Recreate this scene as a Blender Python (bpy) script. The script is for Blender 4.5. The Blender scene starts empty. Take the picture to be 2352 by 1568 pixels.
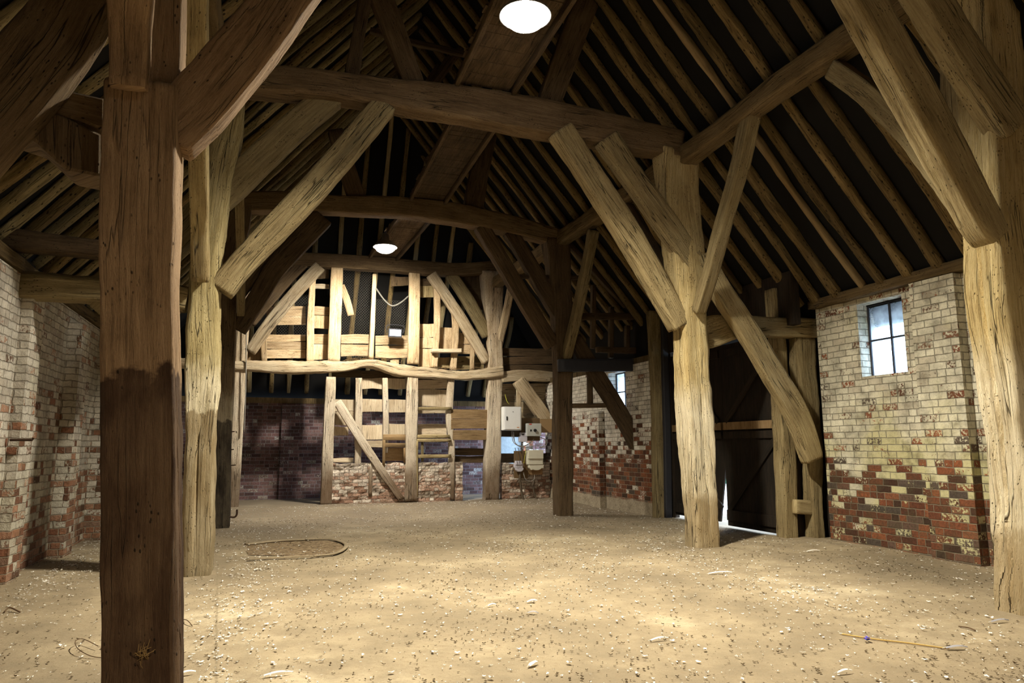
import bpy, math, random
from mathutils import Vector, noise
random.seed(7)
C = bpy.context.scene.collection
sc = bpy.context.scene

# ------------------------------------------------------------------ camera (surveyed from the photograph)
F_PX, CX, CY = 1620.0, 1176.0, 784.0
YAW, PITCH, ROLL = 0.33256, 0.14741, -0.003
CAM = Vector((-2.3712, 0.0, 1.2690))
_cy, _sy, _cp, _sp = math.cos(YAW), math.sin(YAW), math.cos(PITCH), math.sin(PITCH)
FWD = Vector((_sy*_cp, _cy*_cp, _sp))
_r = Vector((_cy, -_sy, 0)); _u = _r.cross(FWD)
RIGHT = math.cos(ROLL)*_r + math.sin(ROLL)*_u
UP = -math.sin(ROLL)*_r + math.cos(ROLL)*_u
cd = bpy.data.cameras.new('camera'); cam = bpy.data.objects.new('camera', cd); C.objects.link(cam)
from mathutils import Matrix
M = Matrix((RIGHT, UP, -FWD)).transposed().to_4x4(); M.translation = CAM
cam.matrix_world = M
cd.sensor_width = 36.0; cd.lens = 36.0*F_PX/2352.0; cd.clip_end = 200
sc.camera = cam

def at(px, py, ax, val):
    """the point of the plane ax = val that the photograph shows at (px, py)"""
    d = (px-CX)/F_PX*RIGHT - (py-CY)/F_PX*UP + FWD
    i = 'xyz'.index(ax)
    t = (val-CAM[i])/d[i]
    return CAM + t*d
def depth(P): return (P-CAM).dot(FWD)

Y0, Y1, Y2, Y3 = 4.0, 8.15, 12.55, 16.83     # the four cross frames
YB = 18.8                                     # back wall
XW = 5.0                                      # right aisle wall

# ------------------------------------------------------------------ materials
class NT:
    def __init__(s, name):
        s.m = bpy.data.materials.new(name); s.m.use_nodes = True
        s.t = s.m.node_tree; s.t.nodes.clear()
        s.out = s.n('ShaderNodeOutputMaterial')
        s.b = s.n('ShaderNodeBsdfPrincipled'); s.l(s.b, 0, s.out, 'Surface')
        s.b.inputs['Specular IOR Level'].default_value = 0.25
    def n(s, t, **k):
        n = s.t.nodes.new(t)
        for a, v in k.items(): setattr(n, a, v)
        return n
    def l(s, a, ao, b, bi): s.t.links.new(a.outputs[ao], b.inputs[bi])
    def put(s, v, b, bi):
        if isinstance(v, tuple) and len(v) == 2 and hasattr(v[0], 'outputs'): s.l(v[0], v[1], b, bi)
        elif isinstance(v, (tuple, list)): b.inputs[bi].default_value = tuple(v) if len(v) != 3 or b.inputs[bi].type == 'VECTOR' else (*v, 1)
        else: b.inputs[bi].default_value = v
    def math(s, op, a, b=0.0, c=0.0, clamp=False):
        n = s.n('ShaderNodeMath', operation=op, use_clamp=clamp)
        for i, v in enumerate((a, b, c)): s.put(v, n, i)
        return (n, 0)
    def noise(s, vec, scale=5, detail=3, rough=0.55, dist=0.0):
        n = s.n('ShaderNodeTexNoise'); s.put(vec, n, 'Vector')
        n.inputs['Scale'].default_value = scale; n.inputs['Detail'].default_value = detail
        n.inputs['Roughness'].default_value = rough; n.inputs['Distortion'].default_value = dist
        return (n, 0)
    def voro(s, vec, scale, out='Distance', rand=1.0):
        n = s.n('ShaderNodeTexVoronoi'); s.put(vec, n, 'Vector'); n.inputs['Scale'].default_value = scale
        n.inputs['Randomness'].default_value = rand
        return (n, out)
    def map(s, v, a, b, c=0.0, d=1.0, smooth=True):
        n = s.n('ShaderNodeMapRange'); n.interpolation_type = 'SMOOTHSTEP' if smooth else 'LINEAR'
        s.put(v, n, 0)
        for i, x in enumerate((a, b, c, d)): s.put(x, n, i+1)
        return (n, 0)
    def mix(s, f, a, b):
        n = s.n('ShaderNodeMix', data_type='RGBA'); s.put(f, n, 0); s.put(a, n, 6); s.put(b, n, 7)
        return (n, 2)
    def ramp(s, f, stops, const=False):
        n = s.n('ShaderNodeValToRGB'); s.put(f, n, 0); r = n.color_ramp
        if const: r.interpolation = 'CONSTANT'
        while len(r.elements) < len(stops): r.elements.new(0.5)
        for e, (p, c) in zip(r.elements, stops): e.position = p; e.color = (*c, 1)
        return (n, 0)
    def xyz(s, x, y, z=0.0):
        n = s.n('ShaderNodeCombineXYZ')
        for i, v in enumerate((x, y, z)): s.put(v, n, i)
        return (n, 0)
    def uv(s):
        n = s.n('ShaderNodeUVMap'); q = s.n('ShaderNodeSeparateXYZ'); s.l(n, 0, q, 0)
        return (q, 0), (q, 1)
    def pos(s):
        n = s.n('ShaderNodeNewGeometry'); q = s.n('ShaderNodeSeparateXYZ'); s.l(n, 'Position', q, 0)
        return (n, 'Position'), (q, 0), (q, 1), (q, 2)
    def rnd(s):
        n = s.n('ShaderNodeObjectInfo'); return (n, 'Random')
    def bump(s, h, strength=0.5, dist=0.01):
        n = s.n('ShaderNodeBump'); n.inputs['Strength'].default_value = strength; n.inputs['Distance'].default_value = dist
        s.put(h, n, 'Height'); s.l(n, 0, s.b, 'Normal')
    def fin(s, col, rough=0.85):
        s.put(col, s.b, 'Base Color'); s.put(rough, s.b, 'Roughness'); return s.m

def plain(name, col, rough=0.6, metal=0.0, var=0.12):
    t = NT(name); p, _, _, _ = t.pos()
    n = t.noise(p, 14, 4)
    c = t.mix(t.map(n, .3, .7, 0, var*2), col, tuple(x*.55 for x in col))
    t.b.inputs['Metallic'].default_value = metal
    t.bump(n, .08, .004)
    return t.fin(c, rough)

def oak(name, dark, mid, light, pits=0.35, crack=1.0, wash=None, tar=None, bump=0.9, vary=.35, rough=1.0, pit_scale=52):
    """rough old oak: uv.x runs round the timber, uv.y along it, both in metres.
    wash / tar = (height, softness, colour): limewash below a height, a damp tarred foot below a height"""
    t = NT(name); u, v = t.uv(); r = t.rnd()
    ro = t.math('MULTIPLY', r, 61.0); ua = t.math('ADD', u, ro)
    sv = lambda k: t.xyz(ua, t.math('MULTIPLY', v, k), ro)
    g = t.noise(sv(.05), 46, 6, .68, .3)                     # long grain
    f = t.noise(sv(.16), 120, 4, .7)                         # short broken fibres
    w = t.noise(sv(.4), 4.5, 4, .6)                          # broad patches
    ck = t.noise(sv(.045), 15, 2, .5, .1)
    ckm = t.map(t.math('ABSOLUTE', t.math('SUBTRACT', ck, .5)), .0, .014, 1, 0)   # drying shakes
    ckm = t.math('MULTIPLY', ckm, t.map(t.noise(sv(.3), 2.6, 2), .46, .56))
    ckm = t.math('MULTIPLY', ckm, crack, clamp=True)
    pd = t.voro(sv(.5), pit_scale)
    pm = t.math('MULTIPLY', t.map(pd, .10, .26, 1, 0), t.map(t.noise(sv(.5), 8, 3), .60-pits*.3, .70-pits*.3))
    fl = t.map(f, .60, .70)                                  # dark flecks
    tone = t.math('ADD', t.math('MULTIPLY', g, .48), t.math('ADD', t.math('MULTIPLY', w, .34), t.math('MULTIPLY', f, .18)))
    col = t.ramp(tone, [(.34, dark), (.47, mid), (.62, light)])
    vr = t.map(r, 0, 1, 1-vary, 1+vary*.45, False)
    hs = t.n('ShaderNodeHueSaturation'); t.put(col, hs, 'Color'); t.put(vr, hs, 'Value'); col = (hs, 0)
    p, px, py, pz = t.pos()
    edge = t.math('MULTIPLY', t.math('SUBTRACT', t.noise(p, 7, 4), .5), .3)
    zz = t.math('ADD', pz, edge)
    if wash:
        m = t.map(zz, wash[0]-wash[1], wash[0]+wash[1], 1, 0)
        m = t.math('MULTIPLY', m, t.map(tone, .36, .56, .25, wash[3] if len(wash) > 3 else .85))
        col = t.mix(m, col, wash[2])
    if tar:
        m = t.map(zz, tar[0]-tar[1], tar[0]+tar[1], 1, 0)
        m = t.math('MULTIPLY', m, t.map(w, .3, .7, tar[3] if len(tar) > 3 else .95, .7))
        col = t.mix(m, col, tar[2])
    col = t.mix(t.math('MULTIPLY', fl, .5*rough), col, tuple(x*.4 for x in dark))
    col = t.mix(t.math('MULTIPLY', pm, .85, clamp=True), col, tuple(x*.22 for x in dark))
    col = t.mix(t.math('MULTIPLY', ckm, .85, clamp=True), col, tuple(x*.2 for x in dark))
    h = t.math('ADD', t.math('MULTIPLY', g, 1.0), t.math('ADD', t.math('MULTIPLY', w, .6), t.math('MULTIPLY', f, .5*rough)))
    h = t.math('SUBTRACT', t.math('SUBTRACT', h, t.math('MULTIPLY', pm, .6)), t.math('MULTIPLY', ckm, 1.2))
    t.bump(h, bump, .03)
    return t.fin(col, .9)

def brick(name, lo, hi, reds, paint, mortar, bh=.085, bw=.225, dirt=(.16, .15, .06), dirt_amt=.5, flake=.5, rough_amt=.02, plinth=None, patch=.0, seed=0.0, bumpd=.02, strays=1.03, grime=.45):
    """brickwork in metres on the uv map; limewash above a ragged line between heights lo and hi"""
    t = NT(name); u, v = t.uv(); p, px, py, pz = t.pos()
    d1 = t.noise(p, 9, 3); d2 = t.noise(t.xyz(py, px, pz), 11, 3)
    u = t.math('ADD', u, t.math('MULTIPLY', t.math('SUBTRACT', d1, .5), rough_amt*1.4))
    v = t.math('ADD', v, t.math('MULTIPLY', t.math('SUBTRACT', d2, .5), rough_amt))
    rv = t.math('DIVIDE', v, bh); row = t.math('FLOOR', rv); fv = t.math('FRACT', rv)
    par = t.math('MODULO', t.math('ADD', row, 400), 2.0)
    uu = t.math('ADD', t.math('DIVIDE', u, bw), t.math('MULTIPLY', par, .5))
    rj = t.n('ShaderNodeTexWhiteNoise', noise_dimensions='1D'); t.put(row, rj, 'W')
    uu = t.math('ADD', uu, t.math('MULTIPLY', (rj, 0), .22))
    colm = t.math('FLOOR', uu); fu = t.math('FRACT', uu)
    # some stretchers are cut into two headers
    wn = t.n('ShaderNodeTexWhiteNoise', noise_dimensions='3D'); t.put(t.xyz(colm, row, seed), wn, 'Vector')
    sp = t.n('ShaderNodeSeparateColor'); t.l(wn, 'Color', sp, 0)
    half = t.math('GREATER_THAN', (sp, 2), .72)
    fu2 = t.math('MULTIPLY', fu, t.math('ADD', half, 1)); cell2 = t.math('FLOOR', fu2); ff = t.math('FRACT', fu2)
    wn2 = t.n('ShaderNodeTexWhiteNoise', noise_dimensions='4D'); t.put(t.xyz(colm, row, cell2), wn2, 'Vector'); wn2.inputs['W'].default_value = seed+3.3
    s2 = t.n('ShaderNodeSeparateColor'); t.l(wn2, 'Color', s2, 0)
    r1, r2, r3 = (s2, 0), (s2, 1), (s2, 2)
    wlen = t.math('DIVIDE', bw, t.math('ADD', half, 1))
    eu = t.math('MULTIPLY', t.math('MINIMUM', ff, t.math('SUBTRACT', 1.0, ff)), wlen)
    ev = t.math('MULTIPLY', t.math('MINIMUM', fv, t.math('SUBTRACT', 1.0, fv)), bh)
    e = t.math('MINIMUM', eu, ev)
    mort = t.map(e, .0025, .0075, 1, 0)
    n1 = t.noise(p, 2.3, 4); n2 = t.noise(p, 30, 4, .65); n3 = t.noise(p, 1.1, 3)
    base = t.ramp(r2, reds)
    base = t.mix(t.map(n2, .35, .7, 0, .55), base, tuple(x*.5 for x in reds[0][1]))
    # limewash
    n3 = t.math('ADD', n3, t.map(pz, .5, 1.8, .12, -.02))
    hh = t.map(t.math('ADD', pz, t.math('MULTIPLY', t.math('SUBTRACT', n1, .5), 1.1)), lo, hi, patch, 1.0)
    pm = t.map(t.math('SUBTRACT', t.math('ADD', hh, t.math('MULTIPLY', t.math('SUBTRACT', n2, .5), flake)), t.math('MULTIPLY', r1, strays)), -.02, .07)
    pc = t.mix(t.map(n1, .35, .65), paint, tuple(x*.72 for x in paint))
    pc = t.mix(t.math('MULTIPLY', t.map(r3, .5, 1.0), .5), pc, (paint[0]*.5, paint[1]*.44, paint[2]*.42))
    pc = t.mix(t.map(n2, .52, .75, 0, .45), pc, tuple(x*.45 for x in paint))
    dm = t.math('MULTIPLY', t.map(n3, .45, .68), dirt_amt)
    pc = t.mix(dm, pc, tuple(paint[i]*.25+dirt[i]*1.3 for i in range(3)))
    col = t.mix(pm, base, pc)
    mc = t.mix(t.math('MULTIPLY', hh, .75), mortar, tuple(x*.42 for x in paint))
    col = t.mix(t.math('MULTIPLY', mort, .9), col, mc)
    if plinth:
        k = t.map(t.math('ADD', pz, t.math('MULTIPLY', n1, .08)), plinth[0]-.01, plinth[0]+.03, 1, 0)
        col = t.mix(k, col, t.mix(t.map(n2, .3, .7), plinth[1], tuple(x*.6 for x in plinth[1])))
        mort = t.math('MULTIPLY', mort, t.math('SUBTRACT', 1.0, k))
    gr = t.math('MULTIPLY', t.map(t.noise(p, 5.5, 5, .7), .40, .72), grime)
    col = t.mix(gr, col, (.075, .058, .032))
    h = t.math('ADD', t.math('MULTIPLY', t.math('SUBTRACT', 1.0, mort), 1.0), t.math('ADD', t.math('MULTIPLY', n2, .55), t.math('MULTIPLY', r1, .25)))
    t.bump(h, .8, bumpd)
    return t.fin(col, .9)

OAK = oak('oak_grey_gold', (.115, .08, .035), (.33, .25, .125), (.50, .405, .22))
OAKP = oak('oak_pale_weathered', (.20, .135, .07), (.50, .385, .245), (.70, .59, .42), pits=.2)
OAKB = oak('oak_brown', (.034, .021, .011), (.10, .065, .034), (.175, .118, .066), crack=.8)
RAFT = oak('rafter_wormy', (.045, .028, .011), (.17, .115, .045), (.32, .225, .095), pits=1.4, crack=.7, pit_scale=26)
RAFTL = oak('rafter_pole', (.10, .075, .035), (.30, .235, .115), (.45, .37, .20), pits=.8, pit_scale=32)
OAKT = oak('oak_tie', (.06, .038, .018), (.165, .108, .055), (.26, .18, .10), crack=.9)
BOARDW = oak('board_warm', (.19, .12, .058), (.50, .36, .21), (.72, .57, .38), pits=.5, crack=.7, bump=.6, rough=.7)
RAFTN = oak('rafter_sawn', (.13, .085, .04), (.20, .14, .068), (.27, .195, .1), pits=0, crack=.2, bump=.3, rough=.4)
BOARD = oak('board_pale', (.30, .215, .13), (.60, .48, .33), (.78, .67, .50), pits=.12, crack=.7, bump=.6, rough=.7)
BOARDB = oak('board_brown', (.12, .07, .03), (.27, .175, .085), (.38, .26, .14), pits=.1, crack=.4, bump=.4, rough=.7)
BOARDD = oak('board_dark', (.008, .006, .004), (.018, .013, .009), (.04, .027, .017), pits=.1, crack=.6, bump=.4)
OAK_NEAR = oak('oak_near_post', (.09, .054, .028), (.28, .18, .10), (.44, .30, .18), pits=.2, crack=.45, bump=1.0,
               tar=(1.60, .02, (.035, .015, .007), .98), vary=.0)
OAK_L1 = oak('oak_limewashed_foot', (.13, .095, .04), (.38, .30, .14), (.55, .46, .25), bump=1.0, wash=(2.05, .22, (.80, .72, .53), .9),
             tar=(1.64, .03, (.27, .20, .105), .97), vary=.0)
OAK_L2 = oak('oak_tarred_foot', (.045, .028, .014), (.12, .08, .042), (.20, .14, .08), wash=(2.1, .15, (.38, .32, .22)),
             tar=(1.68, .03, (.016, .011, .008), .97), vary=.0)
OAK_R = oak('oak_limewashed_post', (.20, .13, .05), (.52, .39, .18), (.70, .57, .31), bump=1.0, wash=(1.95, .3, (.86, .78, .60), .75),
            tar=(.62, .1, (.36, .26, .13), .8), vary=.0)
OAK_S = oak('oak_stud_stained_foot', (.17, .11, .06), (.54, .41, .27), (.76, .65, .49), pits=.55, wash=(2.6, .5, (.86, .78, .65), .5),
            tar=(.8, .3, (.17, .105, .06), .9), vary=.15)
PLATE = oak('plate_brown', (.05, .032, .014), (.145, .097, .042), (.235, .165, .08))
FELT = plain('roof_felt', (.006, .0055, .005), .95)
DARKSTEEL = plain('dark_painted_steel', (.035, .036, .045), .5)
IRON = plain('rusty_iron', (.06, .035, .022), .7, .3)
WHITE = plain('white_enamel', (.82, .83, .84), .35, 0, .03)
GREY = plain('grey_plastic', (.50, .52, .50), .45, 0, .04)
LILAC = plain('pale_grey_plastic', (.56, .55, .62), .45, 0, .04)
CREAM = plain('cream_plastic', (.70, .68, .56), .45, 0, .05)
BLACK = plain('black_plastic', (.02, .02, .02), .4)
CABLE = plain('grey_cable', (.25, .23, .20), .6)
YELG = plain('yellow_green_cable', (.45, .42, .06), .5)
RED = plain('red_print', (.6, .06, .04), .5)
ORANGE = plain('orange_print', (.7, .22, .05), .5)
BLUE = plain('blue_plastic', (.06, .05, .42), .35)
WIRE = plain('galvanised_wire', (.20, .19, .17), .6, .3)
STRAW = plain('straw', (.55, .38, .13), .7)
FEATHER = plain('white_feather', (.82, .80, .76), .8, 0, .06)
FEATHERG = plain('grey_feather', (.30, .30, .34), .7)
TWIG = plain('twig_bark', (.12, .075, .04), .9)
CRUMB = plain('dark_crumbs', (.13, .095, .055), .95)
PIPE = plain('iron_conduit', (.10, .075, .05), .75)
BLUE_LIT = plain('back_wall_daylit_blue', (.26, .31, .34), .9, 0, .2)  # blue of the daylight on the back wall, painted into the colour
PLASTER = plain('old_plaster', (.55, .44, .34), .95, 0, .4)
LEAF = plain('hedge_leaf', (.05, .16, .09), .8, 0, .4)
COB = plain('cobweb', (.55, .53, .50), .95)

RED_R = [(.0, (.045, .026, .018)), (.22, (.13, .046, .025)), (.5, (.215, .074, .036)), (.75, (.31, .11, .048)), (.9, (.11, .08, .065)), (1, (.075, .062, .05))]
RED_D = [(.0, (.08, .045, .05)), (.4, (.15, .085, .09)), (.7, (.21, .12, .12)), (1, (.28, .18, .18))]
RED_P = [(.0, (.28, .15, .10)), (.4, (.46, .29, .21)), (.75, (.60, .42, .32)), (1, (.50, .34, .26))]
RED_L = [(.0, (.10, .05, .03)), (.3, (.24, .105, .06)), (.6, (.34, .17, .10)), (.85, (.40, .23, .15)), (1, (.16, .11, .085))]
BRICK_R = brick('brick_limewashed', .12, 1.45, RED_R, (.80, .765, .62), (.24, .20, .14), dirt=(.24, .22, .08), dirt_amt=.9, seed=1.0, patch=.02, flake=1.1, grime=.6)
BRICK_L = brick('brick_limewashed_rough', -.9, 2.3, RED_L, (.64, .60, .525), (.36, .30, .22), bh=.08, seed=2.0, rough_amt=.035, dirt_amt=.3, patch=.0, flake=1.0, bumpd=.035)
BRICK_F = brick('brick_half_limewashed', .55, 2.2, RED_R, (.86, .82, .73), (.34, .27, .2), seed=4.0, dirt_amt=.15, patch=.10, flake=.8, plinth=(.26, (.44, .37, .27)))
BRICK_B = brick('brick_dark', 3, 6, RED_D, (.5, .5, .5), (.26, .26, .29), seed=5.0, flake=.9, patch=.09, bumpd=.008, rough_amt=.006)
BRICK_P = brick('brick_dwarf_pale', -.1, 1.1, RED_P, (.80, .70, .60), (.22, .15, .10), bh=.075, bw=.21, rough_amt=.06, seed=6.0, dirt_amt=.1, patch=.2, flake=1.0, bumpd=.05)

def floor_mat():
    t = NT('sandy_concrete'); p, px, py, pz = t.pos()
    n1 = t.noise(p, .6, 5, .6); n2 = t.noise(p, 3.2, 6, .65); n3 = t.noise(p, 22, 4, .7); n4 = t.noise(p, 110, 3, .7); n5 = t.noise(p, 48, 4, .75)
    col = t.ramp(n1, [(.32, (.16, .128, .085)), (.45, (.25, .20, .13)), (.56, (.325, .262, .17)), (.70, (.50, .425, .295))])
    col = t.mix(t.map(n2, .40, .68, 0, .65), col, (.20, .16, .105))
    col = t.mix(t.map(py, 9.0, 13.0, 0, .65), col, (.15, .12, .09))      # dirt tone by the far partition, lamp falloff painted in too
    col = t.mix(t.map(n3, .50, .70, 0, .5), col, (.22, .165, .10))
    col = t.mix(t.map(n5, .60, .72, 0, .7), col, (.12, .09, .055))
    col = t.mix(t.map(n4, .60, .70, 0, .7), col, (.10, .075, .05))
    col = t.mix(t.map(n5, .36, .26, 0, .6), col, (.78, .70, .54))
    # straight joint between two slabs and a hairline crack
    j = t.math('ABSOLUTE', t.math('ADD', px, t.math('ADD', t.math('MULTIPLY', py, .0575), t.math('ADD', 2.32, t.math('MULTIPLY', t.math('SUBTRACT', n2, .5), .05)))))
    jm = t.math('MULTIPLY', t.map(j, .004, .012, .7, 0), t.math('MULTIPLY', t.map(py, 8.6, 9.0, 1, 0), t.map(n3, .35, .55)))
    col = t.mix(jm, col, (.17, .135, .085))
    c2 = t.math('ABSOLUTE', t.math('SUBTRACT', py, t.math('ADD', 7.6, t.math('MULTIPLY', n2, .8))))
    col = t.mix(t.math('MULTIPLY', t.map(c2, .004, .02, .5, 0), t.map(n3, .4, .6)), col, (.16, .12, .08))
    h = t.math('ADD', t.math('MULTIPLY', n2, 1.0), t.math('ADD', t.math('MULTIPLY', n3, .4), t.math('MULTIPLY', n5, .25)))
    t.bump(h, .6, .03)
    return t.fin(col, .95)
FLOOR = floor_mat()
def glass_mat():
    t = NT('dusty_glass'); t.t.nodes.remove(t.b)
    tr = t.n('ShaderNodeBsdfTransparent'); tr.inputs[0].default_value = (.9, .96, 1, 1)
    tl = t.n('ShaderNodeBsdfTranslucent'); tl.inputs[0].default_value = (.75, .8, .85, 1)
    mx = t.n('ShaderNodeMixShader'); p, _, _, _ = t.pos()
    t.put(t.map(t.noise(p, 6, 4), .3, .7, .25, .5), mx, 0)
    t.l(tr, 0, mx, 1); t.l(tl, 0, mx, 2); t.l(mx, 0, t.out, 'Surface'); return t.m
GLASS = glass_mat()
def emit(name, col, s):
    t = NT(name); t.t.nodes.remove(t.b); e = t.n('ShaderNodeEmission'); e.inputs[0].default_value = (*col, 1); e.inputs[1].default_value = s
    t.l(e, 0, t.out, 'Surface'); return t.m

# ------------------------------------------------------------------ objects
def tag(o, label=None, cat=None, group=None, kind='thing'):
    if label: o['label'] = label
    if cat: o['category'] = cat
    if group: o['group'] = group
    if kind: o['kind'] = kind
    return o
class MB:
    def __init__(s): s.v = []; s.f = []; s.uv = []
    def quad(s, pts, uvs):
        b = len(s.v); s.v += [tuple(p) for p in pts]; s.f.append(tuple(range(b, b+len(pts)))); s.uv.append(list(uvs))
    def box(s, x0, x1, y0, y1, z0, z1):
        P = lambda a, b, c: (a, b, c)
        for pts, k in (([P(x0,y0,z0),P(x1,y0,z0),P(x1,y0,z1),P(x0,y0,z1)], 'y'), ([P(x1,y1,z0),P(x0,y1,z0),P(x0,y1,z1),P(x1,y1,z1)], 'y'),
                       ([P(x0,y1,z0),P(x0,y0,z0),P(x0,y0,z1),P(x0,y1,z1)], 'x'), ([P(x1,y0,z0),P(x1,y1,z0),P(x1,y1,z1),P(x1,y0,z1)], 'x'),
                       ([P(x0,y0,z1),P(x1,y0,z1),P(x1,y1,z1),P(x0,y1,z1)], 'z'), ([P(x0,y1,z0),P(x1,y1,z0),P(x1,y0,z0),P(x0,y0,z0)], 'z')):
            s.quad(pts, [{'x': (q[1], q[2]), 'y': (q[0], q[2]), 'z': (q[0], q[1])}[k] for q in pts])
        return s
    def build(s, name, mat, parent=None, smooth=False, origin=None):
        me = bpy.data.meshes.new(name)
        o = origin or Vector((0, 0, 0))
        if origin is None and parent is None and s.v:
            xs = [p[0] for p in s.v]; ys = [p[1] for p in s.v]; zs = [p[2] for p in s.v]
            o = Vector(((min(xs)+max(xs))/2, (min(ys)+max(ys))/2, min(zs)))
        if parent is not None: o = Vector((0, 0, 0)); off = parent.location.copy() if parent.parent is None else (parent.location+parent.parent.location)
        else: off = o
        me.from_pydata([tuple(Vector(p)-off) for p in s.v], [], s.f)
        ul = me.uv_layers.new(name='UVMap'); i = 0
        for uvs in s.uv:
            for q in uvs: ul.data[i].uv = q; i += 1
        me.materials.append(mat)
        if smooth:
            for p in me.polygons: p.use_smooth = True
        ob = bpy.data.objects.new(name, me); C.objects.link(ob)
        if parent is not None: ob.parent = parent
        else: ob.location = off
        return ob
def empty(name, loc, label, cat, group=None, kind='thing'):
    o = bpy.data.objects.new(name, None); C.objects.link(o); o.location = loc
    o.empty_display_size = .1
    tag(o, label, cat, group, kind); o.matrix_world = Matrix.Translation(Vector(loc)); return o
def struct(name, mb, mat, parent=None, label=None):
    o = mb.build(name, mat, parent)
    if parent is None: o['kind'] = 'structure'
    if label: o['label'] = label
    return o

_seed = [0]
def sweep_mb(path, nrm, amp=.008, step=.1, per=6, wane=.012, grooves=(), flute=None):
    """hewn timber swept along path = [(point, width, thickness)], nrm = the direction of its thickness"""
    _seed[0] += 1; sd = Vector((_seed[0]*3.17, _seed[0]*1.73, _seed[0]*.61))
    if flute is None: flute = amp*.55
    L = [0.0]
    for a, b in zip(path, path[1:]): L.append(L[-1]+(b[0]-a[0]).length)
    n = max(2, int(L[-1]/step)+1)
    mb = MB(); rings = []; nrm = Vector(nrm).normalized()
    def ev(s):
        for i in range(len(L)-1):
            if s <= L[i+1] or i == len(L)-2:
                t = (s-L[i])/max(1e-6, L[i+1]-L[i]); k = i; break
        p0 = path[max(0, k-1)]; p1 = path[k]; p2 = path[k+1]; p3 = path[min(len(path)-1, k+2)]
        # Catmull-Rom through the surveyed points
        def cr(a, b, c, d):
            return .5*((2*b)+(c-a)*t+(2*a-5*b+4*c-d)*t*t+(3*b-a-3*c+d)*t*t*t) if len(path) > 2 else b*(1-t)+c*t
        pos = cr(p0[0], p1[0], p2[0], p3[0])
        return pos, p1[1]*(1-t)+p2[1]*t, p1[2]*(1-t)+p2[2]*t
    for i in range(n+1):
        s = L[-1]*i/n
        pos, w, th = ev(s)
        e1 = ev(min(L[-1], s+.02))[0]; e0 = ev(max(0, s-.02))[0]
        tan = (e1-e0).normalized(); side = tan.cross(nrm).normalized(); nn = side.cross(tan).normalized()
        if i in (0, n): w *= .97; th *= .97
        ring = []; peri = 0.0; last = None
        sgn = [(-1, -1), (1, -1), (1, 1), (-1, 1)]
        pts2 = []
        for c in range(4):
            a = Vector((sgn[c][0]*w/2, sgn[c][1]*th/2)); b = Vector((sgn[(c+1) % 4][0]*w/2, sgn[(c+1) % 4][1]*th/2))
            ch = wane*(1+1.6*noise.noise(Vector((s*.9, c*7.3, 0))+sd)); ch = max(.003, min(ch, .3*min(w, th)))
            ch2 = wane*(1+1.6*noise.noise(Vector((s*.9, ((c+1) % 4)*7.3, 0))+sd)); ch2 = max(.003, min(ch2, .3*min(w, th)))
            d = (b-a).normalized(); le = (b-a).length
            for k in range(per):
                f = k/(per-1); pts2.append(a+d*(ch+(le-ch-ch2)*f))
        m = len(pts2)
        for j, q in enumerate(pts2):
            P = pos+side*q.x+nn*q.y
            dirv = (side*q.x+nn*q.y).normalized()
            a1 = noise.noise(P*.9+sd)*amp*1.6+noise.noise(P*3.3+sd)*amp*.8+noise.noise(Vector((P.x*9, P.y*9, P.z*9))+sd)*amp*.5
            a1 += flute*(noise.noise(Vector((j*.62, s*1.1, sd.x)))+.6*noise.noise(Vector((j*1.7, s*2.3, sd.x))))
            g = 0
            for (j0, s0, s1, dep) in grooves:
                if s0 < s/L[-1] < s1:
                    jj = round(j0*m+1.1*noise.noise(Vector((s*1.3, 5, 0))+sd))
                    dj = abs((j-jj+m/2) % m-m/2)
                    if dj < 1.0: g += dep*(1-dj)*min(1, 6*min(s/L[-1]-s0, s1-s/L[-1])+.1)
            P = P+dirv*(a1-g)
            ring.append(P)
        uvx = [0.0]
        for j in range(m): uvx.append(uvx[-1]+(pts2[(j+1) % m]-pts2[j]).length)
        rings.append((ring, s, uvx))
    m = len(rings[0][0])
    for R, s, ux in rings: mb.v += [tuple(p) for p in R]
    off = random.random()*5
    for i in range(n):
        s0, s1 = rings[i][1], rings[i+1][1]; ux = rings[i][2]
        for j in range(m):
            k = (j+1) % m
            mb.f.append((i*m+j, i*m+k, (i+1)*m+k, (i+1)*m+j))
            mb.uv.append([(ux[j]+off, s0), (ux[j+1]+off, s0), (ux[j+1]+off, s1), (ux[j]+off, s1)])
    for base, rev in ((0, True), (n*m, False)):
        idx = [base+j for j in range(m)]
        if rev: idx.reverse()
        c = rings[0 if rev else n]
        mb.f.append(tuple(idx)); mb.uv.append([(off+.3*(Vector(mb.v[q])-c[0][0]).dot(Vector((1, 1, 0))), .3*(mb.v[q][2])) for q in idx])
    return mb
AXN = {'x': Vector((1, 0, 0)), 'y': Vector((0, 1, 0)), 'z': Vector((0, 0, 1))}
def path_px(pts, plane, th):
    out = []
    for q in pts:
        ax, val = plane if len(q) < 5 else (q[3], q[4])
        P = at(q[0], q[1], ax, val)
        w = -q[2] if q[2] < 0 else q[2]*depth(P)/F_PX
        out.append((P, w, th))
    return out
def timber(name, label, cat, pts, plane, th, mat=None, group=None, parent=None, nrm=None, flat=False, **k):
    mb = sweep_mb(path_px(pts, plane, th), nrm or AXN[plane[0]], **k)
    o = mb.build(name, mat or OAK, parent, smooth=not flat)
    if parent is None: tag(o, label, cat, group)
    elif label: o['label'] = label
    return o
def timber3(name, label, cat, path, nrm, mat=None, group=None, parent=None, **k):
    mb = sweep_mb([(Vector(p), w, t) for p, w, t in path], nrm, **k)
    o = mb.build(name, mat or OAK, parent, smooth=True)
    if parent is None: tag(o, label, cat, group)
    elif label: o['label'] = label
    return o
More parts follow.
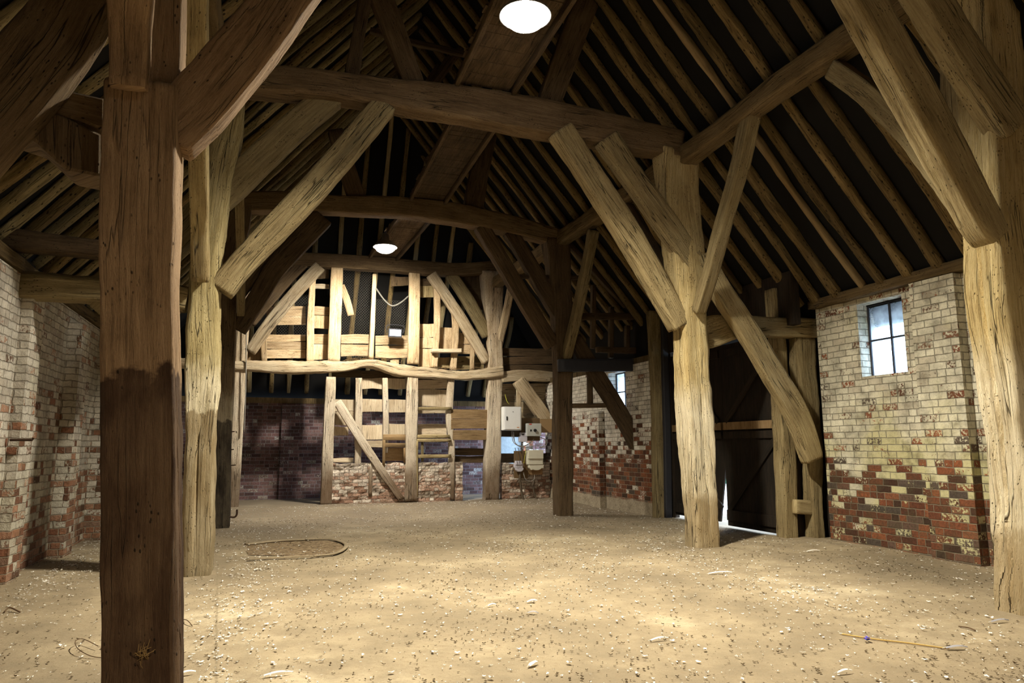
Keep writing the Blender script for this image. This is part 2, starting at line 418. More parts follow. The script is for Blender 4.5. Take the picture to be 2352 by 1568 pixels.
def prism(name, label, cat, poly, plane, th, mat, parent=None, amp=.006, flat=True, cuts=3):
    """a flat-faced piece: outline seen in the photograph, laid on its plane and given its real thickness"""
    import bmesh
    ax, val = plane
    P = [at(x, y, ax, val) for x, y in poly]
    n = AXN[ax]
    bm = bmesh.new()
    vs = [bm.verts.new(p-n*th/2) for p in P]; f = bm.faces.new(vs)
    r = bmesh.ops.extrude_face_region(bm, geom=[f])
    for v in r['geom']:
        if isinstance(v, bmesh.types.BMVert): v.co += n*th
    bmesh.ops.recalc_face_normals(bm, faces=bm.faces)
    bmesh.ops.bevel(bm, geom=list(bm.edges), offset=min(.012, th*.2), segments=1, affect='EDGES')
    bmesh.ops.triangulate(bm, faces=[f for f in bm.faces if len(f.verts) > 4])
    bmesh.ops.subdivide_edges(bm, edges=[e for e in bm.edges if e.calc_length() > .08], cuts=cuts, use_grid_fill=True)
    _seed[0] += 1; sd = Vector((_seed[0]*2.1, 0, 0))
    for v in bm.verts: v.co += noise.noise_vector(v.co*3+sd)*amp
    me = bpy.data.meshes.new(name)
    # grain runs along the longest side
    i = max(range(len(P)), key=lambda i: (P[(i+1) % len(P)]-P[i]).length)
    d = (P[(i+1) % len(P)]-P[i]).normalized(); e = d.cross(n)
    ul = bm.loops.layers.uv.new('UVMap')
    for fc in bm.faces:
        for lp in fc.loops: lp[ul].uv = (lp.vert.co.dot(e)+lp.vert.co.dot(n)*.7+_seed[0]*.37, lp.vert.co.dot(d))
    off = sum(P, Vector())/len(P)
    if parent is not None: off = parent.location
    for v in bm.verts: v.co -= off
    bm.to_mesh(me); bm.free(); me.materials.append(mat)
    o = bpy.data.objects.new(name, me); C.objects.link(o)
    if parent is not None: o.parent = parent
    else: o.location = off; tag(o, label, cat)
    return o
def tube_mb(pts, r, n=8, mb=None):
    mb = mb or MB(); pts = [Vector(p) for p in pts]; rings = []
    for i, p in enumerate(pts):
        t = (pts[min(i+1, len(pts)-1)]-pts[max(i-1, 0)]).normalized()
        a = t.orthogonal().normalized(); b = t.cross(a)
        if rings and rings[-1][1].dot(a) < 0: a, b = -a, -b
        rings.append(([p+a*math.cos(2*math.pi*k/n)*r+b*math.sin(2*math.pi*k/n)*r for k in range(n)], a))
    b0 = len(mb.v)
    for R, _ in rings: mb.v += [tuple(q) for q in R]
    for i in range(len(pts)-1):
        for k in range(n):
            q = (k+1) % n
            mb.f.append((b0+i*n+k, b0+i*n+q, b0+(i+1)*n+q, b0+(i+1)*n+k)); mb.uv.append([(k*.01, i*.1)]*4)
    mb.f.append(tuple(b0+k for k in reversed(range(n)))); mb.uv.append([(0, 0)]*n)
    e = b0+(len(pts)-1)*n; mb.f.append(tuple(e+k for k in range(n))); mb.uv.append([(0, 0)]*n)
    return mb
def lathe_mb(prof, c, n=28, axis='z'):
    mb = MB(); c = Vector(c)
    for r, z in prof:
        for k in range(n):
            a = 2*math.pi*k/n; mb.v.append(tuple(c+Vector((r*math.cos(a), r*math.sin(a), z))))
    for i in range(len(prof)-1):
        for k in range(n):
            q = (k+1) % n; mb.f.append((i*n+k, i*n+q, (i+1)*n+q, (i+1)*n+k)); mb.uv.append([(0, 0)]*4)
    return mb
def curve_pts(ctrl, n=16):
    ctrl = [Vector(c) for c in ctrl]; out = []
    for i in range(len(ctrl)-1):
        p0 = ctrl[max(0, i-1)]; p1 = ctrl[i]; p2 = ctrl[i+1]; p3 = ctrl[min(len(ctrl)-1, i+2)]
        for k in range(n):
            t = k/n; out.append(.5*((2*p1)+(p2-p0)*t+(2*p0-5*p1+4*p2-p3)*t*t+(3*p1-p0-3*p2+p3)*t*t*t))
    return out+[ctrl[-1]]

# ================================================================== the setting
def build_floor():
    mb = MB(); nx, ny = 110, 180; x0, x1, y0, y1 = -5.6, 5.9, -7.0, 19.2
    def hz(x, y): return .018*noise.noise(Vector((x*.5, y*.5, 0)))+.007*noise.noise(Vector((x*2.1, y*2.1, 3)))-.012
    for j in range(ny+1):
        for i in range(nx+1):
            x = x0+(x1-x0)*i/nx; y = y0+(y1-y0)*j/ny; mb.v.append((x, y, hz(x, y)))
    for j in range(ny):
        for i in range(nx):
            a = j*(nx+1)+i; mb.f.append((a, a+1, a+nx+2, a+nx+1)); mb.uv.append([mb.v[q][:2] for q in (a, a+1, a+nx+2, a+nx+1)])
    o = mb.build('floor', FLOOR, None, True, Vector((0, 0, 0))); o['kind'] = 'structure'; return hz
hz = build_floor()

# right aisle wall with a window and a pilaster
mb = MB(); wy0, wy1, wz0, wz1 = 6.56, 7.27, 2.16, 3.13
XR = 5.03
mb.box(XR, XR+.28, -7, wy0, -.1, 3.24); mb.box(XR, XR+.28, wy1, 8.02, -.1, 3.24)
mb.box(XR, XR+.28, wy0, wy1, -.1, wz0); mb.box(XR, XR+.28, wy0, wy1, wz1, 3.24)
w = struct('wall_right', mb, BRICK_R)
struct('pilaster', MB().box(XR-.13, XR+.02, 5.74, 6.33, -.1, 3.2), BRICK_R, w)
struct('pilaster', MB().box(XR-.13, XR+.02, 1.7, 2.3, -.1, 3.2), BRICK_R, w)
def window(name, x, y0, y1, z0, z1, cols, rows):
    e = empty(name, (x, (y0+y1)/2, z0), None, None, None, 'structure')
    fr = MB(); b = .022
    fr.box(x-.02, x+.02, y0, y0+b, z0, z1); fr.box(x-.02, x+.02, y1-b, y1, z0, z1)
    fr.box(x-.02, x+.02, y0+b, y1-b, z0, z0+b); fr.box(x-.02, x+.02, y0+b, y1-b, z1-b, z1)
    for i in range(1, cols):
        y = y0+(y1-y0)*i/cols; fr.box(x-.018, x+.018, y-.012, y+.012, z0+b, z1-b)
    for j in range(1, rows):
        z = z0+(z1-z0)*j/rows
        for i in range(cols):
            fr.box(x-.018, x+.018, y0+(y1-y0)*i/cols+.014, y0+(y1-y0)*(i+1)/cols-.014, z-.011, z+.011)
    fr.build('window_frame', DARKSTEEL, e)
    for i in range(cols):
        for j in range(rows):
            MB().box(x-.002, x+.002, y0+(y1-y0)*i/cols+.01, y0+(y1-y0)*(i+1)/cols-.01, z0+(z1-z0)*j/rows+.01, z0+(z1-z0)*(j+1)/rows-.01).build('pane', GLASS, e)
    return e
window('window_1', XR+.19, wy0, wy1, wz0, wz1, 2, 2)
# left aisle wall with pilasters
XL = -4.75
w = struct('wall_left', MB().box(XL-.28, XL, -7, 19.1, -.1, 2.98), BRICK_L)
for ya, pj in ((1.0, .1), (4.6, .1), (8.14, .10), (9.9, .16), (11.62, .22), (13.4, .22), (15.1, .22)): struct('pilaster', MB().box(XL-.02, XL+pj, ya, ya+.4, -.1, 2.8), BRICK_L, w)
# far right wall beyond the doors
fy0, fy1, fz0, fz1 = 12.62, 13.38, 1.98, 2.78
mb = MB(); XF = 4.4
mb.box(XF, XF+.28, 11.62, fy0, -.1, 2.86); mb.box(XF, XF+.28, fy1, 17.0, -.1, 2.86); mb.box(XF, XF+.28, 17.0, 18.65, 2.25, 2.86); mb.box(XF, XF+.28, 18.65, 19.1, -.1, 2.86)
mb.box(XF, XF+.28, fy0, fy1, -.1, fz0); mb.box(XF, XF+.28, fy0, fy1, fz1, 2.86)
w = struct('wall_far_right', mb, BRICK_F)
struct('pilaster', MB().box(XF-.13, XF+.02, 13.62, 14.05, -.1, 2.0), BRICK_F, w)
struct('wall_head', MB().box(XF+.22, XF+.28, 11.62, 19.1, 2.86, 3.76), FELT, w)
struct('wall_plate', MB().box(XF+.02, XF+.21, 11.62, 18.7, 2.86, 2.98), PLATE, w)
window('window_2', XF+.2, fy0, fy1, fz0, fz1, 2, 2)
# back wall, front wall behind the camera
mb = MB(); mb.box(-5.03, 5.3, YB, YB+.25, -.1, 2.36)
w = struct('wall_back', mb, BRICK_B)
struct('pilaster', MB().box(-2.03, -1.50, YB-.12, YB+.02, -.1, 2.33), BRICK_B, w)
struct('wall_head', MB().box(XL-.28, XL-.18, -7, 19.1, 2.9, 3.3), FELT, bpy.data.objects['wall_left'])
struct('wall_plate', MB().box(-5.0, 5.2, YB-.02, YB+.2, 2.36, 2.5), PLATE, w)
struct('wall_front', MB().box(-5.1, 5.4, -7.25, -7.0, -.1, 9.4), BRICK_B)
# roof slopes
SL = 2.25/1.9
def zr(x): return 3.25+SL*(5.0-abs(x))
ZRID = zr(0); YH = YB+.3-(ZRID-2.3)/1.8
for name, s in (('ceiling_right', 1), ('ceiling_left', -1)):
    mb = MB(); e = 5.42
    ye = YB+.3-(zr(e)-2.3)/1.8
    for dz in (0.0, .06):
        mb.quad([(0, -7.3, ZRID+.1+dz), (0, YH, ZRID+.1+dz), (s*e, ye, zr(e)+.1+dz), (s*e, -7.3, zr(e)+.1+dz)], [(0, -7), (0, 15), (7, 18), (7, -7)])
    mb.quad([(s*e, -7.3, zr(e)+.1), (s*e, ye, zr(e)+.1), (s*e, ye, zr(e)+.16), (s*e, -7.3, zr(e)+.16)], [(0, 0)]*4)
    struct(name, mb, FELT)
mb = MB(); e = 5.42; ye = YB+.3-(zr(e)-2.3)/1.8
for dz in (0.0, .06): mb.quad([(0, YH, ZRID+.1+dz), (e, ye, zr(e)+.1+dz), (e, YB+.42, 2.18+dz), (-e, YB+.42, 2.18+dz), (-e, ye, zr(e)+.1+dz)], [(0, 0)]*5)
struct('ceiling_end', mb, FELT)

# doors in the right side
XD = 4.62
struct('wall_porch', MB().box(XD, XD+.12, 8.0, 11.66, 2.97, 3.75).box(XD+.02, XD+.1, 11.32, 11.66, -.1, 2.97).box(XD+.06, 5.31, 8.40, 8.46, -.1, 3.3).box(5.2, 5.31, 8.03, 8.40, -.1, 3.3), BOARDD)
def door(name, ya, yb, label, sag, low):
    e = empty(name, (XD+.03, ya, .0), None, None, None, 'structure')
    yc, z0, z1 = ya, low, 2.9
    n = 7; mb = MB()
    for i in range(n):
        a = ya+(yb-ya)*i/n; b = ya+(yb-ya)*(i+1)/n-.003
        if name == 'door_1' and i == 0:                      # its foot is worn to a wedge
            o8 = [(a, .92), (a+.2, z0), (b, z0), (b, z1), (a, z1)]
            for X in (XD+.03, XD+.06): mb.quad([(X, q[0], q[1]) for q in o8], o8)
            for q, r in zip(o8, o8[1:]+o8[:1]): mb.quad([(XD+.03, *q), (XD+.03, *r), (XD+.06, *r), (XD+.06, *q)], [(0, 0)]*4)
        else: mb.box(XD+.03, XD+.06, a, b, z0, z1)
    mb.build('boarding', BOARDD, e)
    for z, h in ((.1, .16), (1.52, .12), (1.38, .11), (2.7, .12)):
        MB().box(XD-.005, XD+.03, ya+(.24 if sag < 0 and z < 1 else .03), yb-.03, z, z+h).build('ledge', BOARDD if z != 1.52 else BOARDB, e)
    for za, zb in ((.27, 1.38), (1.65, 2.7)):
        p = [(Vector((XD+.008, ya+.1, za)), .1, .03), (Vector((XD+.008, yb-.1, zb)), .1, .03)]
        if sag > 0: p = [(Vector((XD+.008, yb-.1, zb if 0 else za)), .1, .03), (Vector((XD+.008, ya+.1, zb)), .1, .03)]
        mbb = sweep_mb(p, (1, 0, 0), amp=.002, step=.3, per=3, wane=.004)
        mbb.build('diagonal_brace', BOARDD, e)
    e.rotation_euler = (sag, 0, 0)
    return e
door('door_1', 9.80, 11.33, 'far leaf', -.0001, .05)
door('door_2', 8.42, 9.80, 'near leaf', .0001, .012)
# outside: a bright yard and a hedge beyond
struct('ground_outside', MB().box(5.4, 30, -20, 40, -.12, -.06), plain('pale_yard', (.55, .53, .48), .95))
def hedge():
    mb = MB(); n = 50
    for i in range(n+1):
        y = -6+34*i/n
        for k, (dx, z) in enumerate(((0, -.1), (-.5, .8), (-.3, 1.7), (.4, 2.2), (1.2, 2.0))):
            q = noise.noise_vector(Vector((y*1.3, k*2.0, 0)))
            mb.v.append((13+dx+q.x*.5, y, z+q.z*.4 if k else -.1))
    for i in range(n):
        for k in range(4):
            a = i*5+k; mb.f.append((a, a+1, a+6, a+5)); mb.uv.append([(0, 0)]*4)
    o = mb.build('hedge', LEAF); o['kind'] = 'structure'
hedge()

# ================================================================== near frame (beside the camera)
FN = ('y', 3.72)
timber('arcade_post', 'huge brown oak post at the near left, its lower half stained almost black', 'post',
       [(333,1760,158),(336,1560,152),(331,1200,150),(327,860,150),(327,600,147),(331,330,148),(333,218,146)], FN, .32, OAK_NEAR,
       step=.035, per=14, wane=.018, amp=.009, grooves=((.36,.1,.5,.02),(.62,.3,.9,.015),(.9,.05,.6,.02)))
timber('upper_post', 'upper half of the near left post, a narrower head behind a short brace', 'post',
       [(378,212,78),(380,0,80),(384,-300,82),(388,-620,84)], ('y', 3.86), .26, OAK_NEAR, step=.06, per=8)
timber('arcade_brace', 'short upright brace resting on the shoulder of the near left post', 'brace',
       [(297,208,76,'y',3.56),(300,60,80,'y',3.5),(302,-260,110,'y',3.1),(300,-700,140,'y',2.6)], FN, .17, OAK_NEAR, nrm=(0,1,.5), step=.05, per=8)
timber('nave_brace', 'broad curved brace sweeping up to the right from the near left post', 'brace',
       [(385,325,105),(445,258,122),(525,165,120),(605,68,114),(668,-25,114),(790,-190,112),(930,-360,110)], ('y', 3.74), .17, OAK_NEAR,
       step=.04, per=10, wane=.014, grooves=((.12,.2,.7,.015),))
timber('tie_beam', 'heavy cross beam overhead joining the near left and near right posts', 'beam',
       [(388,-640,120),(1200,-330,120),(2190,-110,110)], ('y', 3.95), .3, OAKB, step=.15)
timber('passing_strut', 'very wide dark raking plank leaning out over the left aisle at the top corner', 'strut',
       [(-200,470,172),(-80,335,172),(25,215,172),(110,112,165),(172,25,150),(240,-90,140)], ('y', 3.8), .15, OAKT, step=.05, per=9)
prism('aisle_tie', 'lower of two stacked timbers running left from the near post, with a tapered end', 'beam',
      [(28,322),(76,266),(160,290),(232,326),(246,332),(246,424),(165,408),(95,345)], ('y', 4.0), .26, OAKT)
prism('aisle_tie', 'upper of two stacked timbers running left from the near post, cut square', 'beam',
      [(80,254),(124,222),(252,250),(252,322),(200,300),(120,278)], ('y', 4.02), .24, OAKT)
FR = ('y', 4.05)
timber('arcade_post', 'split golden oak post at the near right edge with a deep long crack', 'post',
       [(2376,1440,122),(2370,1300,124),(2355,1100,126),(2332,900,128),(2315,760,124),(2300,600,130),(2286,480,116),(2280,330,112),(2268,100,116),(2240,-110,150)], FR, .36, OAK_R,
       flute=.016, step=.04, per=14, amp=.013, wane=.03, grooves=((.375,.02,.62,.10),(.43,.0,.35,.05),(.31,.1,.5,.03)))
timber('nave_brace', 'long lower brace rising left from the near right post, crossing the rafters', 'brace',
       [(2276,548,62),(2250,505,84),(2180,370,96),(2085,195,100),(1995,35,98),(1935,-70,96),(1850,-220,96)], ('y', 3.85), .2, OAK, step=.05, per=9, wane=.02, grooves=((.4,.1,.8,.02),))
timber('nave_brace', 'upper brace above the near right post, steeper and higher than its neighbour', 'brace',
       [(2318,300,100),(2230,165,95),(2140,20,92),(2040,-140,92)], ('y', 3.9), .2, OAK, step=.05, per=9, wane=.015)
timber('arcade_brace', 'curved brace running from the roof plate down to the near right post', 'brace',
       [(1918,160,-.2,'x',3.05),(2000,220,-.2,'x',3.05),(2085,300,-.2,'x',3.05),(2150,385,-.2,'x',3.05),(2225,480,-.2,'x',3.05)], ('x', 3.05), .16, OAK, step=.05, per=8)
timber('post_spur', 'thin upright timber tucked behind the head of the near right post', 'post',
       [(2206,420,44),(2200,280,46),(2194,120,46)], ('y', 4.3), .2, OAK, step=.08)

# ================================================================== arcade plates
timber3('arcade_plate', 'long horizontal roof timber on the right, carried on the three right posts', 'beam',
        [((3.02,2.2,5.30),.26,.27),((3.02,4.0,5.30),.26,.27),((3.02,6.0,5.33),.27,.27),((3.0,8.0,5.26),.27,.27),((3.0,8.3,5.27),.26,.27),((3.0,10.4,5.31),.26,.27),((3.0,12.5,5.34),.26,.27),((3.0,14.8,5.36),.26,.26),((3.0,17.0,5.40),.26,.26)],
        (0,0,1), PLATE, step=.12, per=7, amp=.014, wane=.03, grooves=((.37,.05,.95,.02),))
timber3('arcade_plate', 'long horizontal roof timber on the left, carried on the left posts', 'beam',
        [((-3.1,2.0,5.36),.26,.27),((-3.1,6.0,5.36),.26,.27),((-3.1,10.4,5.34),.26,.27),((-3.1,14.8,5.36),.26,.26),((-3.1,17.0,5.36),.26,.26)],
        (0,0,1), PLATE, step=.15, amp=.012)

# ================================================================== second frame
F1 = ('y', Y1)
timber('arcade_post', 'gnarled golden oak post on the left with a pale limewashed band half way up', 'post',
       [(450,1335,62),(453,1310,62),(457,1150,62),(462,1000,65),(466,860,68),(471,655,66),(482,560,62),(500,420,62),(518,300,74),(519,180,78)], F1, .31, OAK_L1,
       flute=.016, step=.06, per=10, amp=.017, wane=.03, grooves=((.13,.0,.4,.03),(.08,.3,.7,.02)))
timber('arcade_brace', 'upright brace standing in front of the left gnarled post, seen edge on', 'brace',
       [(461,640,36,'y',7.92),(459,520,38,'y',7.6),(457,380,41,'y',7.1),(453,200,45,'y',6.6),(452,30,50,'y',6.1),(452,-40,52,'y',5.9)], F1, .2, OAK, nrm=(0,1,.6), step=.07, per=7)
timber('nave_brace', 'long pale lower brace from the left gnarled post up to the cross beam', 'brace',
       [(506,668,58),(560,602,58),(640,518,60),(720,432,60),(800,340,58),(884,242,54)], ('y', Y1-.04), .2, OAK, step=.06, per=8, wane=.018, grooves=((.1,.1,.95,.03),))
timber('passing_brace', 'upper brace left of the long pale brace, passing behind the left gnarled post', 'brace',
       [(765,218,60),(700,272,60),(620,345,64),(545,418,66),(470,490,62),(410,545,58),(300,640,58),(215,710,56)], ('y', Y1+.08), .17, OAK, step=.07, per=8)
timber('tie_beam', 'long sagging cross beam in mid barn between the two lit posts, under the bright lamp', 'beam',
       [(470,180,62),(600,191,62),(760,203,64),(905,224,68),(1080,247,76),(1250,276,80),(1400,305,72),(1560,340,62)], F1, .3, OAKT, step=.08, per=9, amp=.012, wane=.016, grooves=((.6,.1,.5,.02),(.66,.5,.95,.015)))
timber('arcade_post', 'bright knobbly oak post on the right standing before the dark doors', 'post',
       [(1613,1285,64),(1612,1262,63),(1609,1180,62),(1602,1080,66),(1597,960,74),(1590,860,72),(1584,770,68),(1576,660,70),(1567,560,76),(1556,450,92),(1552,350,104)], F1, .33, OAK_R,
       flute=.014, step=.06, per=10, amp=.02, wane=.03, grooves=((.1,.05,.6,.02),(.21,.5,.95,.03)))
timber('nave_brace', 'stout lower brace from the right knobbly post up to the cross beam', 'brace',
       [(1285,300,58),(1350,396,58),(1430,518,58),(1500,635,58),(1562,750,50)], ('y', Y1-.06), .2, OAK, step=.06, per=8, wane=.02, grooves=((.3,.1,.9,.025),))
timber('nave_brace', 'shorter upper brace lapped over the face of the right knobbly post', 'brace',
       [(1392,318,58),(1460,418,56),(1530,518,56),(1592,610,52)], ('y', Y1-.1), .18, OAK, step=.06, per=8, wane=.018, grooves=((.3,.2,.8,.02),))
timber('arcade_brace', 'brace leaning right from the right knobbly post to the roof timber', 'brace',
       [(1726,262,-.2),(1700,378,-.2),(1666,498,-.2),(1630,630,-.2),(1604,715,-.18)], ('x', 3.02), .17, OAK, step=.06, per=8, wane=.02, grooves=((.05,.0,.8,.02),))
timber('arcade_brace', 'shaded brace behind the right knobbly post, rising to the far roof timber', 'brace',
       [(1442,478,-.2),(1490,560,-.2),(1545,670,-.2)], ('x', 3.0), .16, OAKB, step=.08, per=7)
timber('aisle_strut', 'long raking strut from the right knobbly post down to the brick wall', 'strut',
       [(1612,585,46),(1650,660,52),(1705,745,56),(1770,850,57),(1830,955,55),(1866,1056,48)], ('y', Y1-.12), .17, OAK, step=.06, per=8, wane=.018, grooves=((.3,.3,.9,.02),))
timber('aisle_tie', 'short arched beam from the right knobbly post to the top of the brick wall', 'beam',
       [(1612,766,74),(1640,760,68),(1690,752,50),(1760,752,48),(1870,756,44)], ('y', Y1+.1), .22, OAK, step=.06, per=8, amp=.014)
timber('wall_post', 'thick headed wall post against the end of the whitened brick wall', 'post',
       [(1874,1240,34),(1868,1130,32),(1866,1040,36),(1856,960,50),(1847,870,56),(1842,775,58)], ('y', Y1+.12), .2, OAK, step=.06, per=8, amp=.016, wane=.03)
timber('door_post', 'square door post at the near edge of the dark doors', 'post',
       [(1809,1238,36),(1803,1080,36),(1796,930,34),(1786,800,28),(1776,665,26)], ('y', 8.42), .22, OAK, step=.08, per=7)
timber('low_rail', 'short thick rail low down between the door post and the wall post', 'rail',
       [(1822,1163,34),(1880,1166,34)], ('y', 8.3), .16, OAK, step=.06)
timber('aisle_tie', 'rough rounded beam across the left aisle with a lashing of old webs', 'beam',
       [(8,655,62),(80,657,60),(170,664,56),(250,668,54),(340,674,52),(432,690,52)], ('y', Y1+.02), .26, OAK, step=.06, per=8, amp=.02, wane=.03, grooves=((.55,.2,.95,.03),))
timber('aisle_rail', 'dark sloping rail above the rough beam in the left aisle', 'rail',
       [(-60,540,52),(60,555,48),(160,566,42),(260,578,40),(410,596,38)], ('y', Y1-.1), .14, OAKB, step=.08)

# ================================================================== third frame
F2 = ('y', Y2)
l2 = timber('arcade_post', 'dark square post behind the left gnarled post, tarred at the foot', 'post',
       [(509,1235,32),(510,1218,32),(513,1000,36),(517,850,39),(521,700,40),(530,600,44),(543,520,56),(548,465,62)], F2, .3, OAK_L2, step=.1, per=7, amp=.01)
for i, (px, py) in enumerate(((531,992),(529,1033),(533,1069))):
    a = at(px-7, py, 'y', Y2-.12); mbt = tube_mb([a, a+Vector((.1,-.02,.01))], .009, 6); mbt.build('iron_spike', IRON, l2)
a = at(522, 1185, 'y', Y2-.12)
tube_mb(curve_pts([a, a+Vector((.1,0,-.02)), a+Vector((.14,0,.02)), a+Vector((.14,0,.1))], 5), .016, 6).build('iron_hook', IRON, l2)
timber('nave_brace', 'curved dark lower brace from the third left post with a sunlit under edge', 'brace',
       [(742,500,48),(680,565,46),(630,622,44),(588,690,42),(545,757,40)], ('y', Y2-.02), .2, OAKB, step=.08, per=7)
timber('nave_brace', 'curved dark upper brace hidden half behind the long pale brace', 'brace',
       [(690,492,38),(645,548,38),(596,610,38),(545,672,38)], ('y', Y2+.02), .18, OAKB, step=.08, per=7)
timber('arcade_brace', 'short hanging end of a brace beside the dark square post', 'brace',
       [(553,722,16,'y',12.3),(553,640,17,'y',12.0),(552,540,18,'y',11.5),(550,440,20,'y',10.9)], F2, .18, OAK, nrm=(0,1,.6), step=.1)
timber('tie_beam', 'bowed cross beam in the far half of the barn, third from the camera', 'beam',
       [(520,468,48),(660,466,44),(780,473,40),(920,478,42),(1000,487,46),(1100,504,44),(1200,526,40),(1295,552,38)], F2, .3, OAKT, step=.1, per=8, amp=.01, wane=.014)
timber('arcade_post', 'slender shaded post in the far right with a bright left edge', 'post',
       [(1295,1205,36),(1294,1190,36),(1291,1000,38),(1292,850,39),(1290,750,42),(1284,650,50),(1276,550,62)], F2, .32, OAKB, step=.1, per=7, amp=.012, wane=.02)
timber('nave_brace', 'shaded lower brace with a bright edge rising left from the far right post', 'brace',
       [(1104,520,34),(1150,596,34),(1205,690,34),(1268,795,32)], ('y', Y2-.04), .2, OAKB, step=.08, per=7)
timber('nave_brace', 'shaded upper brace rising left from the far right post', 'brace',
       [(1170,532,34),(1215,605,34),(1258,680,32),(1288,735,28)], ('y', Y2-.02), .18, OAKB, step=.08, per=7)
timber('arcade_brace', 'slim brace leaning right from the far right post to the roof timber', 'brace',
       [(1364,528,-.19),(1342,640,-.19),(1320,740,-.19),(1300,822,-.18)], ('x', 3.02), .16, OAK, step=.08, per=7)
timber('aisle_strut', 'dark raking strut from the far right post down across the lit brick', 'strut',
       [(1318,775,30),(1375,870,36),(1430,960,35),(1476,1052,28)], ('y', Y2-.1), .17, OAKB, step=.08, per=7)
timber('aisle_beam', 'flat dark painted beam from the far right post to the door frame', 'beam',
       [(1282,839,29),(1390,839,28),(1494,838,27)], ('y', Y2-.2), .1, DARKSTEEL, step=.2, amp=.002, wane=.004)
timber('door_post', 'dark door frame post at the far edge of the doors', 'post',
       [(1514,1198,24),(1510,1000,24),(1506,850,24),(1500,715,24)], ('y', 11.5), .16, OAK, step=.1)
timber('steel_post', 'dark painted post with a brick foot beside the door frame', 'post',
       [(1534,1190,16),(1531,1000,16),(1527,850,16),(1524,700,16)], ('y', 11.4), .1, DARKSTEEL, step=.3, amp=.001, wane=.003)
# light stud frame above the dark painted beam
sf = empty('open_studwork', at(1400,830,'y',Y2+.05), 'skeleton stud frame standing above the dark painted beam in the right aisle', 'frame')
for nm, pts in (('rail', [(1308,727,16),(1500,726,15)]), ('rail', [(1370,803,13),(1495,806,13)]), ('stud', [(1363,655,10),(1361,800,10)]), ('stud', [(1404,705,10),(1403,822,10)]),
                ('stud', [(1441,748,10),(1440,812,10)]), ('rail', [(1190,635,9),(1340,638,9)]), ('rail', [(1305,558,11),(1500,772,11)])):
    timber(nm, None, None, pts, ('y', Y2+.05), .1, OAKB, parent=sf, step=.2, amp=.003, wane=.005, per=3)
lf = empty('open_studwork', at(1340,930,'y',Y2), 'small frame of one stud and one rail below the dark painted beam', 'frame')
timber('stud', None, None, [(1354,856,12),(1355,932,12)], ('y', Y2), .09, OAKB, parent=lf, step=.2, amp=.003, per=3)
timber('rail', None, None, [(1306,932,11),(1412,930,11)], ('y', Y2-.02), .1, OAKB, parent=lf, step=.2, amp=.003, per=3)

# ================================================================== end partition
F3 = ('y', Y3)
timber('arcade_post', 'pale end post at the left of the far partition, tapering towards its foot', 'post',
       [(536,1170,20),(541,1100,20),(547,960,24),(553,850,26),(558,740,28),(562,600,32)], F3, .28, OAK_S, step=.12, per=6)
timber('nave_brace', 'lower left brace of the far partition, partly covered by wire netting', 'brace',
       [(735,612,28),(682,668,28),(628,732,28),(574,808,26)], ('y', Y3-.08), .14, OAKP, step=.1, per=6, grooves=((.1,.1,.9,.02),))
timber('nave_brace', 'upper left brace of the far partition, browner than the one below it', 'brace',
       [(700,602,24),(645,660,24),(575,742,24)], ('y', Y3-.02), .14, OAKB, step=.1, per=6)
timber('arcade_post', 'flared end post at the right of the far partition beside the electric boxes', 'post',
       [(1126,1156,34),(1127,1140,33),(1131,1000,34),(1135,850,35),(1134,780,30),(1131,700,40),(1128,625,52)], F3, .3, OAK_S, flute=.012, step=.1, per=7, amp=.014)
timber('nave_brace', 'lower right brace of the far partition, split along its length', 'brace',
       [(990,630,23),(1040,703,25),(1083,772,25),(1118,832,22)], ('y', Y3-.08), .14, OAKP, step=.1, per=6, grooves=((.1,.1,.9,.02),))
timber('nave_brace', 'upper right brace of the far partition, wider and browner', 'brace',
       [(1034,630,26),(1075,690,28),(1120,772,28)], ('y', Y3-.02), .14, OAK, step=.1, per=6)
timber('arcade_brace', 'short brace leaning right from the flared end post', 'brace',
       [(1178,640,-.18),(1162,720,-.18),(1147,790,-.18),(1140,842,-.17)], ('x', 3.1), .15, OAKP, step=.1, per=6)
timber('tie_beam', 'scarfed cross beam over the far partition with the lower lamp before it', 'beam',
       [(560,588,30),(690,597,30),(850,606,32),(990,618,30),(1060,620,28),(1150,612,28)], F3, .28, OAKT, step=.12, per=7)
timber('end_rail', 'waney bowed rail across the middle of the far partition', 'rail',
       [(390,834,22),(545,840,22),(680,843,24),(790,842,24),(850,836,22),(920,850,24),(1000,858,23),(1075,862,24),(1155,853,26)], ('y', Y3-.1), .2, OAKP, step=.07, per=7, amp=.028, wane=.035, flute=.016)
timber('aisle_tie', 'thick pale beam right of the flared end post above the electric boxes', 'beam',
       [(1150,866,26),(1200,862,25),(1285,866,22)], ('y', Y3-.05), .2, OAKP, step=.1, per=6, amp=.014)
def part_stud(label, pts, mat=OAKP, dy=0.0, th=.12):
    return timber('stud', label, 'stud', pts, ('y', Y3+dy), th, mat, step=.12, per=5, amp=.01, wane=.012)
part_stud('short stud under the lower left brace, on the bowed rail', [(607,832,13),(605,775,13)], BOARDW)
part_stud('netted stud left of the widest upper stud, above the bowed rail', [(712,832,15),(714,720,15),(719,628,14)], BOARDW)
part_stud('widest upper stud with netting wrapped on its right edge', [(766,830,27),(770,720,27),(774,615,26)], BOARDW, -.05)
part_stud('thin pole stud between the two wide upper studs', [(852,826,11),(856,730,11),(860,630,9)], BOARDW, -.03)
part_stud('broad upper stud with flamed grain right of the small floodlight', [(948,836,26),(951,720,25),(952,625,25)], BOARDW, -.05)
part_stud('crooked stud just right of the broad flame grained stud', [(996,845,14),(1004,745,14),(1003,655,13)], BOARDW)
part_stud('second crooked stud above the small ledge', [(1040,850,15),(1046,760,15),(1042,700,14)], BOARDW)
